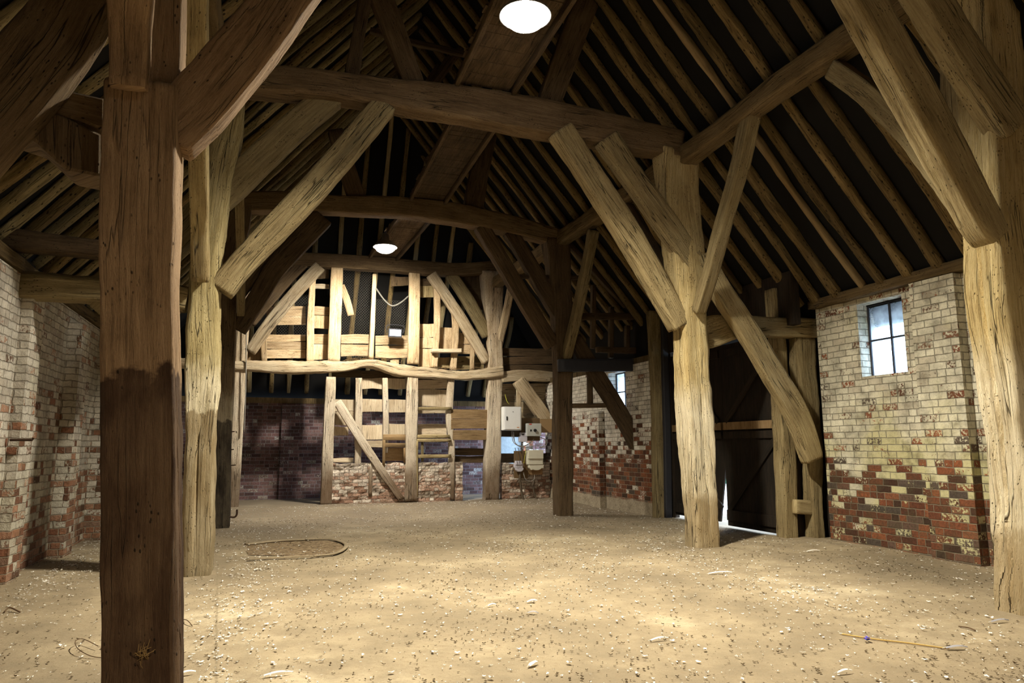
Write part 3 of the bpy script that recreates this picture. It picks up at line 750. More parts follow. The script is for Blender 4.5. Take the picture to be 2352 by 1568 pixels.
part_stud('short stud under the lower right brace, on the bowed rail', [(1084,850,10),(1086,780,10)], BOARDW)
part_stud('slanting loose batten hanging behind the netting', [(806,724,16),(797,690,16),(784,655,14)], BOARDW, .02, .04)
part_stud('heavy lower post at the left edge of the dwarf brick wall', [(748,1160,26),(751,1090,25),(755,980,24),(760,866,22)], OAK_S, -.08, .2)
part_stud('lower stud crossed by the long diagonal brace', [(820,1150,13),(823,1000,15),(824,868,15)], OAK_S)
part_stud('lower stud over the wooden box frame', [(884,1040,13),(886,960,14),(884,868,12)], OAK_S)
part_stud('heavy lower post in the middle of the far partition', [(942,1150,30),(943,1050,27),(945,950,26),(947,862,24)], OAK_S, -.08, .2)
part_stud('lower stud between the gate rails and the brown boards', [(1036,1148,13),(1037,1020,13),(1031,960,14),(1036,870,15)], OAK_S, -.04)
part_stud('thin lower stud against the dwarf wall beside the diagonal brace foot', [(850,1140,8),(852,1062,8)], OAK_S, -.1, .06)
timber('partition_brace', 'long diagonal brace across the lower left of the far partition', 'brace',
       [(774,922,20),(828,1008,20),(876,1080,18),(922,1146,15)], ('y', Y3-.13), .1, OAK_S, step=.1, per=5)
prism('ledge', 'small shelf board nailed across two crooked studs', 'shelf', [(990,802),(1059,801),(1059,810),(990,810)], ('y', Y3-.12), .16, BOARD, amp=.002)
timber('partition_brace', 'pale brace slanting down behind the electric boxes', 'brace',
       [(1190,872,32),(1226,924,32),(1268,984,30)], ('y', Y3-.1), .12, OAKP, step=.1, per=5)
part_stud('short pale stud under the thick beam left of the slanting brace', [(1192,936,11),(1191,892,11)], OAKP, -.05)
a = [at(x, y, 'y', Y3-.22) for x, y in ((566,742),(565,850),(563,930),(561,992))]
o = tube_mb(curve_pts(a, 4), .012, 6).build('hanging_rope', CABLE, None, True); tag(o, 'thin rope hanging down beside the tapering left end post', 'rope')
# boarding between the studs, panel by panel
YBD = Y3+.15
def boards(label, rects, mat=BOARD, y=YBD, nm='board_panel'):
    cx = sum(r[0]+r[2] for r in rects)/2/len(rects); by = max(r[3] for r in rects)
    e = empty(nm, at(cx, by, 'y', y), label, 'boarding')
    for r in rects:
        j = lambda: random.uniform(-1.3, 1.3)
        x0, y0, x1, y1 = r[:4]; xm = (x0+x1)/2
        prism('board', None, None, [(x0, y0+j()), (xm, y0+j()), (x1, y0+j()), (x1, y1+j()), (xm, y1+j()), (x0, y1+j())], ('y', y+random.uniform(-.006, .006)), .025, r[4] if len(r) > 4 else mat, parent=e, amp=.004, cuts=1)
    return e
boards('boards at the left end of the partition above the bowed rail', [(566,690,612,712,OAKB),(566,790,600,834,BOARDB)])
boards('two bands of netted pale boards left of the netted stud', [(612,704,702,726),(612,726,702,746),(612,768,702,784),(612,785,702,802),(612,803,702,824)], BOARDW)
boards('pale boards between the netted stud and the widest upper stud', [(705,704,756,724),(705,725,756,754),(705,768,756,790),(705,791,756,826),(716,612,756,640,OAKB),(722,652,756,662,BOARD)], BOARDW)
boards('pale boards between the widest upper stud and the thin pole', [(783,768,848,790),(783,791,848,808),(783,809,848,818)], BOARDW)
boards('pale boards under the small floodlight', [(862,770,940,792),(862,793,940,822),(896,826,916,836),(898,635,940,656,OAKB)], BOARDW)
boards('stepped pale boards right of the broad flame grained stud', [(963,744,1000,774),(963,775,1000,800),(963,801,1000,848),(1005,752,1042,780),(1005,781,1042,802),(1050,764,1084,790),(1050,791,1112,812),(1000,820,1040,845,OAK),(1048,818,1112,848,OAK)], BOARDW)
boards('brown top boards beneath the scarfed beam on the right', [(964,640,1000,656,OAKB),(964,657,1000,682,OAK),(1052,628,1110,660,OAKB),(1060,661,1118,690,OAKB),(1078,691,1120,712,OAKB)])
boards('white boards at the top left below the bowed rail', [(766,918,818,944),(766,945,818,976),(766,979,800,1000),(760,1052,812,1062)])
boards('white boards in two bands beside the heavy middle post', [(831,868,878,893),(831,916,878,946),(831,977,878,1010),(831,1012,880,1028),(890,868,932,893),(890,917,932,947),(890,973,932,998),(890,1062,932,1070)])
boards('white boards between the heavy middle post and the lower stud', [(959,866,1030,893),(959,894,1030,933),(959,934,1028,949),(957,974,1026,1000)])
boards('dark top boards just under the bowed rail', [(762,850,830,866,OAKB),(830,850,930,869,OAKB),(958,858,1030,872,OAKB)])
boards('brown planks fixed between the lower stud and the flared end post', [(1036,940,1119,961,BOARDB),(1036,962,1119,985,BOARDB),(1040,987,1117,1010,BOARDB)], y=Y3-.1)
boards('grey boards behind the electric boxes', [(1150,880,1282,900,OAKP),(1150,900,1282,922,OAKP),(1150,923,1282,948,OAKP),(1150,949,1282,975,OAKP),(1150,976,1240,1003,OAKB),(1150,1041,1282,1062,OAKB)])
boards('dark boards above the electric boxes', [(1148,800,1285,818,OAKB),(1148,819,1285,836,OAKB),(1148,837,1285,852,OAKB)], y=Y3+.02)
boards('dark board over the low opening by the flared end post', [(1040,1030,1114,1046,OAKB),(1040,1047,1114,1062,OAKB)])
# loose rails and box frame
g = empty('gate_rails', at(997,1050,'y',Y3-.12), 'thin gate rails between the heavy middle post and the lower stud', 'rails')
for pts in ([(957,938,7),(1037,938,7)], [(957,1002,8),(1033,1002,8)], [(957,1011,7),(1036,1011,7)], [(954,1048,8),(1036,1047,8)]):
    timber('rail', None, None, pts, ('y', Y3-.14), .04, OAK, parent=g, step=.2, amp=.003, per=3, wane=.005)
timber('lath', None, None, [(970,1012,6),(970,1060,6)], ('y', Y3-.1), .03, OAK, parent=g, step=.2, amp=.003, per=3, wane=.004)
timber('lath', None, None, [(958,1012,5),(957,1140,5)], ('y', Y3-.16), .03, OAK, parent=g, step=.2, amp=.003, per=3, wane=.004)
g = empty('box_frame', at(905,1070,'y',Y3-.1), 'brown wooden box frame fixed low beside the heavy middle post', 'frame')
for pts in ([(880,1004,14),(931,1004,14)], [(880,1022,10),(931,1022,10)], [(882,1010,6),(881,1072,6)], [(929,1028,5),(929,1062,5)]):
    timber('rail', None, None, pts, ('y', Y3-.12), .05, BOARDB, parent=g, step=.2, amp=.003, per=3, wane=.005)
prism('back_panel', None, None, [(884,1028),(929,1028),(929,1058),(884,1058)], ('y', Y3+.06), .02, BOARDB, parent=g, amp=.002, cuts=1)
# dwarf brick wall under the partition
def rough_wall(name, x0, x1, ztop, y=Y3, th=.22, jag=.05, mat=BRICK_P):
    mb = MB(); nx = max(4, int((x1-x0)/.05)); nz = max(5, int(ztop/.04))
    def P(i, k):
        x = x0+(x1-x0)*i/nx; zt = ztop+jag*noise.noise(Vector((x*5, 1.7, ztop*9)))
        z = -.08+(zt+.08)*k/nz
        return (x+.02*noise.noise(Vector((z*9, x*3, 2))), y-th/2+.045*noise.noise(Vector((x*4.5, z*6, 0)))+.02*noise.noise(Vector((x*14, z*17, 5))), z)
    for k in range(nz+1):
        for i in range(nx+1): mb.v.append(P(i, k))
    for k in range(nz):
        for i in range(nx):
            a = k*(nx+1)+i; q = (a, a+1, a+nx+2, a+nx+1); mb.f.append(q); mb.uv.append([(mb.v[j][0], mb.v[j][2]) for j in q])
    b = len(mb.v)
    for i in range(nx+1): p = mb.v[nz*(nx+1)+i]; mb.v.append((p[0], y+th/2, p[2]))
    for i in range(nx+1): p = mb.v[i]; mb.v.append((p[0], y+th/2, p[2]))
    for i in range(nx):
        q = (nz*(nx+1)+i, nz*(nx+1)+i+1, b+i+1, b+i); mb.f.append(q); mb.uv.append([(mb.v[j][0], mb.v[j][1]) for j in q])
        q = (b+i, b+i+1, b+nx+1+i+1, b+nx+1+i); mb.f.append(q); mb.uv.append([(mb.v[j][0], mb.v[j][2]) for j in q])
    for i in (0, nx):
        q = [k*(nx+1)+i for k in range(nz+1)]+[b+i, b+nx+1+i]
        mb.f.append(tuple(q if i else reversed(q))); mb.uv.append([(mb.v[j][1], mb.v[j][2]) for j in (q if i else reversed(q))])
    return struct(name, mb, mat)
xa = at(758,1100,'y',Y3).x; xb = at(1032,1100,'y',Y3).x; zt = at(900,1064,'y',Y3).z
rough_wall('wall_end', xa, xb, zt)
rough_wall('wall_end', at(1044,1100,'y',Y3).x, at(1060,1100,'y',Y3).x, zt+.02, jag=.02)
rough_wall('wall_end', at(1150,1100,'y',Y3).x, XF, zt-.02)
# closing wall of the left aisle at the partition
rough_wall('wall_end', -4.72, at(420,1100,'y',Y3).x, zt*.55, jag=.03, mat=BRICK_B)

# ================================================================== rafters
ORD = 'first second third fourth fifth sixth seventh eighth ninth tenth eleventh twelfth thirteenth fourteenth fifteenth sixteenth seventeenth eighteenth nineteenth twentieth'.split()
def ordn(i):
    if i < 20: return ORD[i]
    if i < 30: return 'twenty-'+ORD[i-20]
    return 'thirty-'+ORD[i-30] if i > 30 else 'thirtieth'
def rafter(s, y, label, group, mat=RAFT, w=.12, xe=4.98, xt=.05, lean=0.0):
    """s = +1 right slope, -1 left slope"""
    path = []; n = 6
    for i in range(n+1):
        x = xe+(xt-xe)*i/n
        yy = y+lean*i/n+.05*noise.noise(Vector((x*.6, y*5.1, 1)))
        path.append((Vector((s*x, yy, zr(x)+.015+.02*noise.noise(Vector((x*.7, y*3.3, 9))))), w*(1-.12*i/n), .1))
    mb = sweep_mb(path, Vector((s*SL, 0, 1)), amp=.013, step=.16, per=4, wane=.02)
    o = mb.build('rafter', mat, None, True); tag(o, label, 'rafter', group); return o
ys = [16.35,15.9,15.42,14.98,14.5,14.08,13.6,13.15,12.72,12.3,11.85,11.4,10.95,10.5,10.05,9.6,9.15,8.7,8.27,7.9,7.5,7.05,6.78,6.35,5.92,5.5,5.05,4.6,4.15,3.7]
for i, y in enumerate(ys):
    new = abs(y-7.05) < .01
    rafter(1, y, ('straight newer sawn rafter' if new else 'worm-eaten rafter')+f' on the right roof slope, {ordn(i)} from the far hip', 'rafters of the right roof slope',
           RAFTN if new else RAFT, .075 if new else random.uniform(.115, .14), xt=max(.05, 0.05+(y-YH)/3.42*4.3) if y > YH else .05, lean=random.uniform(-.02, .06))
ys = [16.3,15.85,15.4,14.95,14.5,14.05,13.6,13.15,12.7,12.25,11.8,11.35,10.9,10.45,10.0,9.55,9.15,8.75,8.35,7.98,7.55,7.2,6.76,6.3,5.85,5.4,4.95,4.5,4.05,3.6]
for i, y in enumerate(ys):
    rafter(-1, y, f'old pole rafter on the left roof slope, {ordn(i)} from the far hip', 'rafters of the left roof slope', RAFT if i % 3 == 0 else RAFTL, random.uniform(.10, .13),
           xt=max(.05, 0.05+(y-YH)/3.42*4.3) if y > YH else .05, lean=random.uniform(-.05, .05))
# hip rafters over the end bay
def ze(y): return 2.3+1.8*(YB+.3-y)
k = 0
for i in range(17):
    x = -3.75+7.5*i/16+random.uniform(-.06, .06)
    ytop = YB+.3-(min(zr(x), ZRID-.2)-2.3)/1.8
    path = []
    for j in range(6):
        yy = YB+.12+(ytop-YB-.12)*j/5
        path.append((Vector((x+.04*noise.noise(Vector((j*.8, i*3.1, 0))), yy, ze(yy)+.02)), random.uniform(.10, .125), .1))
    mb = sweep_mb(path, (0, 1.8, 1), amp=.012, step=.18, per=4, wane=.015)
    o = mb.build('rafter', RAFT if i % 2 else OAK, None, True)
    tag(o, f'end rafter rising behind the far partition, {ordn(i)} from the left', 'rafter', 'rafters of the end hip')
# wall plates under the rafters
timber3('wall_plate', 'timber plate along the top of the right brick wall, under the rafter feet', 'beam', [((5.08,-6,3.27),.26,.13),((5.06,2,3.27),.26,.13),((5.04,5,3.28),.26,.13),((5.04,8.05,3.26),.26,.13)], (0,0,1), PLATE, step=.2, per=5, amp=.012)
timber3('wall_plate', 'rough plate along the broken top of the left brick wall', 'beam', [((-4.86,-6,3.06),.26,.14),((-4.86,5,3.06),.26,.14),((-4.86,11,3.08),.26,.14),((-4.86,18.5,3.08),.26,.14)], (0,0,1), PLATE, step=.2, per=5, amp=.02)
# struts above the cross beams
def strut(label, pts, plane, th=.16): return timber('queen_strut', label, 'strut', pts, plane, th, OAKB, step=.15, per=5)
strut('broad strut standing on the long cross beam left of the bright lamp, leaning left', [(950,200,48),(915,100,50),(876,0,54),(840,-95,54)], F1)
strut('slim strut at the left of the broad one on the long cross beam', [(806,188,32),(822,90,30),(838,0,30),(850,-70,30)], F1)
strut('broad strut right of the bright lamp on the long cross beam, leaning right', [(1256,250,52),(1298,130,54),(1348,0,56),(1385,-90,56)], F1)
strut('right strut standing on the bowed cross beam beside the boarded walkway', [(1085,490,44),(1096,420,42),(1112,350,40),(1135,260,38)], F2)
strut('left strut standing on the bowed cross beam', [(822,462,40),(806,415,38),(790,365,36),(770,300,34)], F2)
# collars and loose braces in the roof void
strut('thin collar crossing the dark roof space left of the bright lamp', [(850,70,14),(940,95,16),(1080,128,14)], ('y', 9.6), .08)
for q in range(3):
    strut(('first', 'second', 'third')[q]+' thin pole crossed in the dark roof space above the long cross beam', [(1060-26*q,110+20*q,14),(985-22*q,215+20*q,14)], ('y', 10.4+q*.5), .06)
# boarded walkway over the beams
def walkway(label, y0, y1, xa0, xa1, w, z):
    e = empty('walkway', (xa0, y0, z), label, 'walkway')
    mb = MB(); n = int((y1-y0)/.145)
    for i in range(n):
        f = i/n; xc = xa0+(xa1-xa0)*f; a = y0+(y1-y0)*f; b = a+(y1-y0)/n-.008
        d = random.uniform(-.004, .004); k = random.uniform(-.03, .03)
        mb.box(xc-w/2-.03+k, xc+w/2+.03+k, a, b, z+.05+d, z+.072+d)
    mb.build('plank_deck', OAKB, e)
    for s in (-1, 1):
        mbb = sweep_mb([(Vector((xa0+s*w/2, y0, z)), .055, .1), (Vector((xa1+s*w/2, y1, z)), .055, .1)], (0, 0, 1), amp=.005, step=.3, per=3, wane=.005)
        mbb.build('bearer', OAKB, e, True)
    return e
walkway('boarded walkway on the beams over the near bay, behind the bright lamp', 4.1, 8.1, -.05, .05, .74, 5.76)
walkway('boarded walkway on the beams between the long and the bowed cross beams', 8.3, 12.5, .19, .27, .64, 5.79)
walkway('boarded walkway on the beams over the end bay', 12.7, 16.8, .27, .1, .64, 5.78)

# ================================================================== lamps
LENS = emit('lamp_lens_glow', (1, .96, .88), 60)
def high_bay(x, y, z, label, watts, col, ang=150, blend=.75, tilt=0):
    e = empty('high_bay_lamp', (x, y, z), label, 'lamp')
    lathe_mb([(.03,.30),(.07,.30),(.085,.16),(.17,.10),(.255,.02),(.26,.0),(.25,.0),(.165,.085),(.06,.14)], (x, y, z)).build('reflector', plain('spun_aluminium', (.6, .6, .6), .35, .8), e, True)
    pr = [(.21*math.cos(a), .005-.13*math.sin(a)) for a in [i*math.pi/2/7 for i in range(8)]]
    lathe_mb([(.21, .03)]+pr[:-1]+[(.001, -.125)], (x, y, z)).build('lens', LENS, e, True)
    tube_mb([(x, y, z+.29), (x, y, 5.8)], .012).build('hanger', DARKSTEEL, e)
    ld = bpy.data.lights.new('lamp_light', 'SPOT'); ld.energy = watts; ld.color = col; ld.spot_size = math.radians(ang); ld.spot_blend = blend; ld.shadow_soft_size = .16
    lo = bpy.data.objects.new('lamp_light', ld); C.objects.link(lo); lo.location = (x, y, z-.16); lo.rotation_euler = (tilt, 0, 0)
    return e
high_bay(-.15, 6.0, 5.45, 'large glaring lamp hung from the walkway at the top of the photo', 3450, (1, .915, .73))
high_bay(-.17, 14.6, 5.45, 'smaller glaring lamp hung before the far partition', 1850, (1, .92, .76), tilt=math.radians(28))
high_bay(-.15, -2.6, 5.45, 'lamp hung in the bay behind the camera', 2600, (1, .84, .60))
ld = bpy.data.lights.new('end_bay_daylight_boost', 'AREA'); ld.shape = 'RECTANGLE'; ld.size = 1.5; ld.size_y = 2.1; ld.energy = 55; ld.color = (.55, .74, 1)  # added area lamp strengthening the blue daylight in the end bay
lo = bpy.data.objects.new('end_bay_daylight_boost', ld); C.objects.link(lo); lo.location = (XF+.2, 17.82, 1.1); lo.rotation_euler = (0, math.radians(-90), 0)
lo.rotation_euler = (math.radians(90), 0, math.radians(90))
fl = at(908, 764, 'y', Y3-.2)
e = empty('floodlight', fl, 'small floodlight clipped to the partition boards behind the netting', 'lamp')
MB().box(fl.x-.16, fl.x+.16, fl.y, fl.y+.07, fl.z-.1, fl.z+.1).build('housing', DARKSTEEL, e)
MB().box(fl.x-.13, fl.x+.13, fl.y-.006, fl.y, fl.z-.07, fl.z+.07).build('lens', emit('flood_glow', (.9, .97, 1), 12), e)
tube_mb(curve_pts([(fl.x-.19, fl.y+.03, fl.z), (fl.x-.19, fl.y, fl.z+.17), (fl.x+.19, fl.y, fl.z+.17), (fl.x+.19, fl.y+.03, fl.z)], 8), .008, 6).build('bracket', DARKSTEEL, e)
# ================================================================== wire netting on the partition
def netting(label, x0, y0, x1, y1, yy, cell=.06):
    A = at(x0, y1, 'y', yy); B = at(x1, y0, 'y', yy); w = B.x-A.x; h = B.z-A.z
    mb = MB(); r = .0011; dx = cell; dz = cell*.55
    def bar(p, q):
        d = Vector((q[0]-p[0], 0, q[1]-p[1])).normalized(); s = Vector((-d.z, 0, d.x))*r
        P = [Vector((p[0], 0, p[1])), Vector((q[0], 0, q[1]))]
        b = len(mb.v)
        for k in (0, 1):
            bl = lambda x, z: .03*noise.noise(Vector((x*1.5, z*1.5, x0)))
            for o in (s, Vector((0, -r*1.4, 0)), -s):
                c = P[k]+o; mb.v.append((A.x+c.x, yy+c.y+bl(P[k].x, P[k].z), A.z+c.z))
        for k in range(3):
            m = (k+1) % 3; mb.f.append((b+k, b+m, b+3+m, b+3+k)); mb.uv.append([(0, 0)]*4)
    nx, nz = int(w/dx), int(h/(2*dz))
    for j in range(nz*2):
        z = j*dz
        for i in range(nx):
            x = i*dx+(dx/2 if j % 2 else 0)
            bar((x, z), (x, z+dz*.45)); bar((x, z+dz*.45), (x+dx/2, z+dz)); bar((x, z+dz*.45), (x-dx/2, z+dz))
    o = mb.build('wire_netting', WIRE); tag(o, label, 'netting'); return o
mb = MB()
for i in range(420):
    px = random.uniform(560, 1120); f = (px-560)/560
    yp = 838-10*math.exp(-((px-850)/60)**2)+(14 if px > 920 else 0)-random.uniform(3, 10)
    q = at(px, yp, 'y', Y3-.1-random.uniform(-.06, .08)); d = Vector((random.gauss(0, .05), random.gauss(0, .03), random.gauss(0, .012)))
    tube_mb([q-d, q+Vector((0, 0, random.uniform(-.01, .015))), q+d], .003, 3, mb)
o = mb.build('nest_debris', plain('old_nest', (.20, .13, .06), .95, 0, .4)); tag(o, 'old straw and nest debris lodged along the top of the bowed rail', 'debris', None, 'stuff')
netting('wire netting over the lower left brace of the far partition', 618, 676, 722, 770, Y3-.16)
netting('wire netting between the widest upper stud and the thin pole', 778, 618, 856, 822, Y3-.1)
netting('torn wire netting round the small floodlight', 862, 688, 938, 768, Y3-.1)
a = at(864,662,'y',Y3-.12); b = at(900,702,'y',Y3-.12); c = at(938,680,'y',Y3-.12)
o = tube_mb(curve_pts([a, (a+b)/2+Vector((0,0,-.06)), b, (b+c)/2+Vector((0,0,-.05)), c], 8), .018, 6).build('netting_roll', WIRE); tag(o, 'rolled edge of torn netting sagging above the small floodlight', 'netting')

# ================================================================== electrical boxes
def pbox(e, nm, x0, y0, x1, y1, yf, d, mat, bev=.01):
    import bmesh
    A = at(x0, y1, 'y', yf); B = at(x1, y0, 'y', yf)
    bm = bmesh.new(); bmesh.ops.create_cube(bm, size=1)
    for v in bm.verts: v.co = Vector(((A.x+B.x)/2+v.co.x*(B.x-A.x), yf+d/2+v.co.y*d, (A.z+B.z)/2+v.co.z*(B.z-A.z)))-e.location
    bmesh.ops.bevel(bm, geom=list(bm.edges), offset=bev, segments=2, affect='EDGES')
    me = bpy.data.meshes.new(nm); bm.to_mesh(me); bm.free(); me.materials.append(mat)
    o = bpy.data.objects.new(nm, me); C.objects.link(o); o.parent = e; return o
YE = Y3-.42
def ebox(nm, label, x, y, cat='box'): return empty(nm, at(x, y, 'y', YE), label, cat)
e = ebox('backing_board', 'upright brown backing board carrying the cream fuse box', 1215, 1100, 'board')
pbox(e, 'board', 1181, 1035, 1212, 1098, YE+.2, .03, BOARDB, .004); pbox(e, 'board', 1213, 1035, 1246, 1090, YE+.2, .03, BOARDB, .004)
e = ebox('backing_board', 'square brown board at the right of the grey switch box', 1255, 993, 'board')
pbox(e, 'board', 1241, 962, 1270, 993, YE+.13, .03, BOARDB, .004); pbox(e, 'board', 1197, 960, 1240, 1012, YE+.2, .03, OAKB, .004)
e = ebox('electric_cabinet', 'white metal electric cabinet, the tallest of the boxes on the partition', 1177, 988)
pbox(e, 'case', 1157, 934, 1198, 988, YE+.03, .2, WHITE); pbox(e, 'door', 1159.5, 936.5, 1196, 986, YE+.012, .02, WHITE, .006)
pbox(e, 'latch', 1163.5, 956, 1166, 965, YE, .014, BLACK, .003); pbox(e, 'lock', 1178, 944.5, 1179.6, 946, YE+.004, .01, BLACK, .002)
pbox(e, 'badge', 1187.5, 980.5, 1192.5, 982, YE+.009, .005, ORANGE, .001)
e = ebox('switch_box', 'grey isolator box with a black rotary handle', 1227, 1001)
pbox(e, 'case', 1211, 972, 1243.5, 1001.5, YE, .16, GREY); pbox(e, 'badge', 1215.5, 972.8, 1221.5, 975, YE-.004, .006, RED, .001)
p = at(1229, 988, 'y', YE-.004); mbk = lathe_mb([(.001,.03),(.034,.03),(.04,.0),(.04,-.01)], (0,0,0), 16)
mbk.v = [(p.x+v[0], p.y-v[2], p.z+v[1]) for v in mbk.v]; k = mbk.build('rotary_handle', BLACK, e)
pbox(k, 'lever', 1227.6, 986, 1235, 990, YE-.06, .03, BLACK, .004)
k.children[0].location = -k.location
pbox(e, 'socket', 1218, 986, 1221.5, 990.5, YE-.004, .006, BLACK, .002)
e = ebox('meter_box', 'small pale meter hanging between the white cabinet and the grey isolator', 1203, 1015)
pbox(e, 'case', 1194, 1002, 1211.5, 1015, YE+.06, .12, LILAC); pbox(e, 'cover', 1196, 993, 1211.5, 1002, YE+.08, .1, LILAC); pbox(e, 'display', 1199, 996, 1204, 999, YE+.072, .01, BLACK, .002)
e = ebox('fuse_box', 'large cream fuse box with a stepped scalloped lower edge', 1230, 1080)
pbox(e, 'case', 1213, 1034, 1248, 1068, YE+.02, .18, CREAM, .02); pbox(e, 'lid', 1213.5, 1033, 1248.5, 1054, YE, .05, CREAM, .012)
prism('gland_plate', None, None, [(1213,1066),(1248,1066),(1247,1076),(1243,1075),(1239,1078),(1234,1080),(1227,1080),(1222,1078),(1219,1080),(1214,1074)], ('y', YE+.09), .12, CREAM, parent=e, amp=0, cuts=0)
e = ebox('cutout_box', 'small pale grey service fuse with rounded foot beside the cream box', 1191, 1083)
pbox(e, 'case', 1183, 1062, 1201.5, 1075, YE+.06, .13, LILAC, .015)
for i in range(3): pbox(e, 'fuse_carrier', 1185+i*5, 1058, 1188.6+i*5, 1067, YE+.04, .1, LILAC, .006)
prism('terminal_cover', None, None, [(1183,1074),(1201.5,1074),(1201,1079),(1196,1083),(1188,1083),(1183.5,1079)], ('y', YE+.11), .1, LILAC, parent=e, amp=0, cuts=0)
e = empty('cable_bundle', at(1215,1025,'y',YE+.1), 'tangle of grey cables looping under the electric boxes', 'cables')
def cab(pts, r=.008, mat=CABLE): tube_mb(curve_pts([at(x, y, 'y', YE+dy) for x, y, dy in pts], 8), r, 6).build('cable', mat, e, True)
cab([(1175,990,.1),(1178,1012,.06),(1188,1022,.03),(1205,1023,.02),(1222,1012,.06)])
cab([(1178,990,.1),(1182,1014,.05),(1196,1025,.02),(1214,1020,.03),(1226,1008,.08)])
cab([(1180,992,.1),(1184,1018,.05),(1204,1027,.02),(1230,1023,.03),(1243,1026,.08)])
cab([(1240,1004,.08),(1252,1010,.03),(1251,1022,.03),(1240,1027,.07)]); cab([(1242,1004,.1),(1256,1012,.03),(1253,1024,.03),(1238,1028,.07)])
cab([(1220,1024,.05),(1222,1032,.08)]); cab([(1230,1024,.05),(1231,1033,.08)])
cab([(1202,1084,.1),(1206,1098,.05),(1214,1105,.04),(1226,1102,.05),(1228,1090,.1)], .01)
for x in (1187, 1194, 1200): cab([(x-4,1028,.14),(x,1045,.12),(x,1060,.1)], .008, PIPE)
cab([(1208,1028,.14),(1206,1045,.12),(1203,1064,.1)], .007, YELG); cab([(1160,905,.3),(1164,920,.25),(1170,928,.25)], .008, YELG)
for lb, pts in (('dark conduit below the small service fuse', [(1194,1084,.12),(1195,1105,.1),(1198,1130,.1),(1203,1150,.06)]), ('dark conduit below the cream fuse box', [(1226,1104,.12),(1225,1118,.1),(1228,1135,.1),(1234,1149,.06)])):
    o = tube_mb(curve_pts([at(x, y, 'y', YE+dy) for x, y, dy in pts], 6), .028, 8).build('conduit', PIPE, None, True); tag(o, lb+', running into the ground', 'pipe')
struct('wall_back', MB().box(3.75, XF-.02, YB-.03, YB+.01, 0.0, 2.0), BLUE_LIT)  # thin panel on the back wall carrying the painted blue daylight

# ================================================================== floor details and litter
pa = [at(x, y, 'z', .0) for x, y in ((570,1272),(570,1246),(640,1240),(720,1238),(770,1240),(790,1250),(786,1262),(758,1272),(690,1276))]
mb = MB(); pc = sum(pa, Vector())/len(pa); pr = curve_pts(pa+[pa[0]], 6)[:-1]
pr = [pc+(p-pc)*(1+.09*noise.noise(Vector((i*.9, 2, 0)))) for i, p in enumerate(pr)]
for p, q in zip(pr, pr[1:]+pr[:1]): mb.quad([(c.x, c.y, hz(c.x, c.y)+.006) for c in (pc, p, q)], [(c.x, c.y) for c in (pc, p, q)])
t = NT('crumbled_hollow'); pp, _, _, _ = t.pos(); nn = t.noise(pp, 16, 6, .75)
t.bump(nn, .8, .05); HOL = t.fin(t.ramp(nn, [(.34, (.10, .065, .035)), (.5, (.235, .165, .095)), (.64, (.40, .31, .19))]), .95)

o = mb.build('floor_patch', HOL); o['kind'] = 'structure'
kb = empty('floor_kerb', at(680,1260,'z',0), 'low broken concrete kerb round a hollow in the floor', 'kerb')
def kerb(px, w=.05, h=.014):
    P = [at(x, y, 'z', .01) for x, y in px]
    sweep_mb([(p, w, h) for p in curve_pts(P, 4)], (0, 0, 1), amp=.006, step=.06, per=3, wane=.008).build('kerb', FLOOR, kb, True)
kerb([(566,1249),(640,1241),(700,1238)], .1, .02); kerb([(700,1238),(755,1237),(788,1245),(794,1256),(770,1270),(720,1276)]); kerb([(720,1277),(650,1279),(566,1284)], .06)

def dens(x, y):
    d = .35+.9*max(0, noise.noise(Vector((x*.55, y*.55, 4))))
    d += 1.5*math.exp(-((x+2.45+.1*(8-y)*.3)/.28)**2)*(4 < y < 12)
    d += 1.3*math.exp(-((x-(2.0+.13*(y-5)))/.35)**2)*(4.5 < y < 9)
    d += .35*(12.5 < y < 16.5)+.5*math.exp(-((y-15.8)/.5)**2)*2+1.4*math.exp(-((x+4.3)/.25)**2)
    return d*.38
lit = MB(); crumbs = MB()
def flake(mb, x, y, s, z=.006):
    a = random.uniform(0, 6.28); asp = random.uniform(.22, .6); n = 6
    c = Vector((x, y, hz(x, y)+z)); tl = random.uniform(-.35, .35); cu = random.uniform(.15, .5)
    b = len(mb.v)
    for row in (-1, 0, 1):
        for col in (-1, 0, 1):
            u = row*s*(1 if col == 0 else .72)*random.uniform(.85, 1.1); v = col*s*asp*(1 if row == 0 else .7)
            mb.v.append((c.x+u*math.cos(a)-v*math.sin(a), c.y+u*math.sin(a)+v*math.cos(a), c.z+abs(row)*s*cu+abs(col)*s*cu*.5+tl*v*.5+s*.15))
    for r in (0, 1):
        for q in (0, 1):
            i = b+r*3+q; mb.f.append((i, i+1, i+4, i+3)); mb.uv.append([(0, 0)]*4)
def blocked(x, y):
    if x < XL+.05 or x > XR-.05 or y > 16.6 or (y > 11.6 and x > XF-.05) or (x > XD-.05 and 8 < y < 12): return True
    for qx, qy in ((-3.0, 3.72), (3.1, 4.05), (-3.0, Y1), (3.0, Y1), (-3.0, Y2), (3.0, Y2)):
        if abs(x-qx) < .2 and abs(y-qy) < .22: return True
    return False
def seen(x, y):
    d = Vector((x, y, 0))-CAM; z = d.dot(FWD)
    return z > 1 and abs(d.dot(RIGHT)/z*F_PX) < 1230 and abs(d.dot(UP)/z*F_PX) < 830
n = 0
while n < 8000:
    x = random.uniform(-4.7, 5); y = 2.8+13.8*random.random()**1.25
    if blocked(x, y) or not seen(x, y) or random.random() > dens(x, y)*(.6 if y > 9.5 else 1): continue
    flake(lit, x, y, random.choice((.006, .008, .009, .010, .012, .013, .020))*(1 if y < 8 else 1.1)); n += 1
n = 0
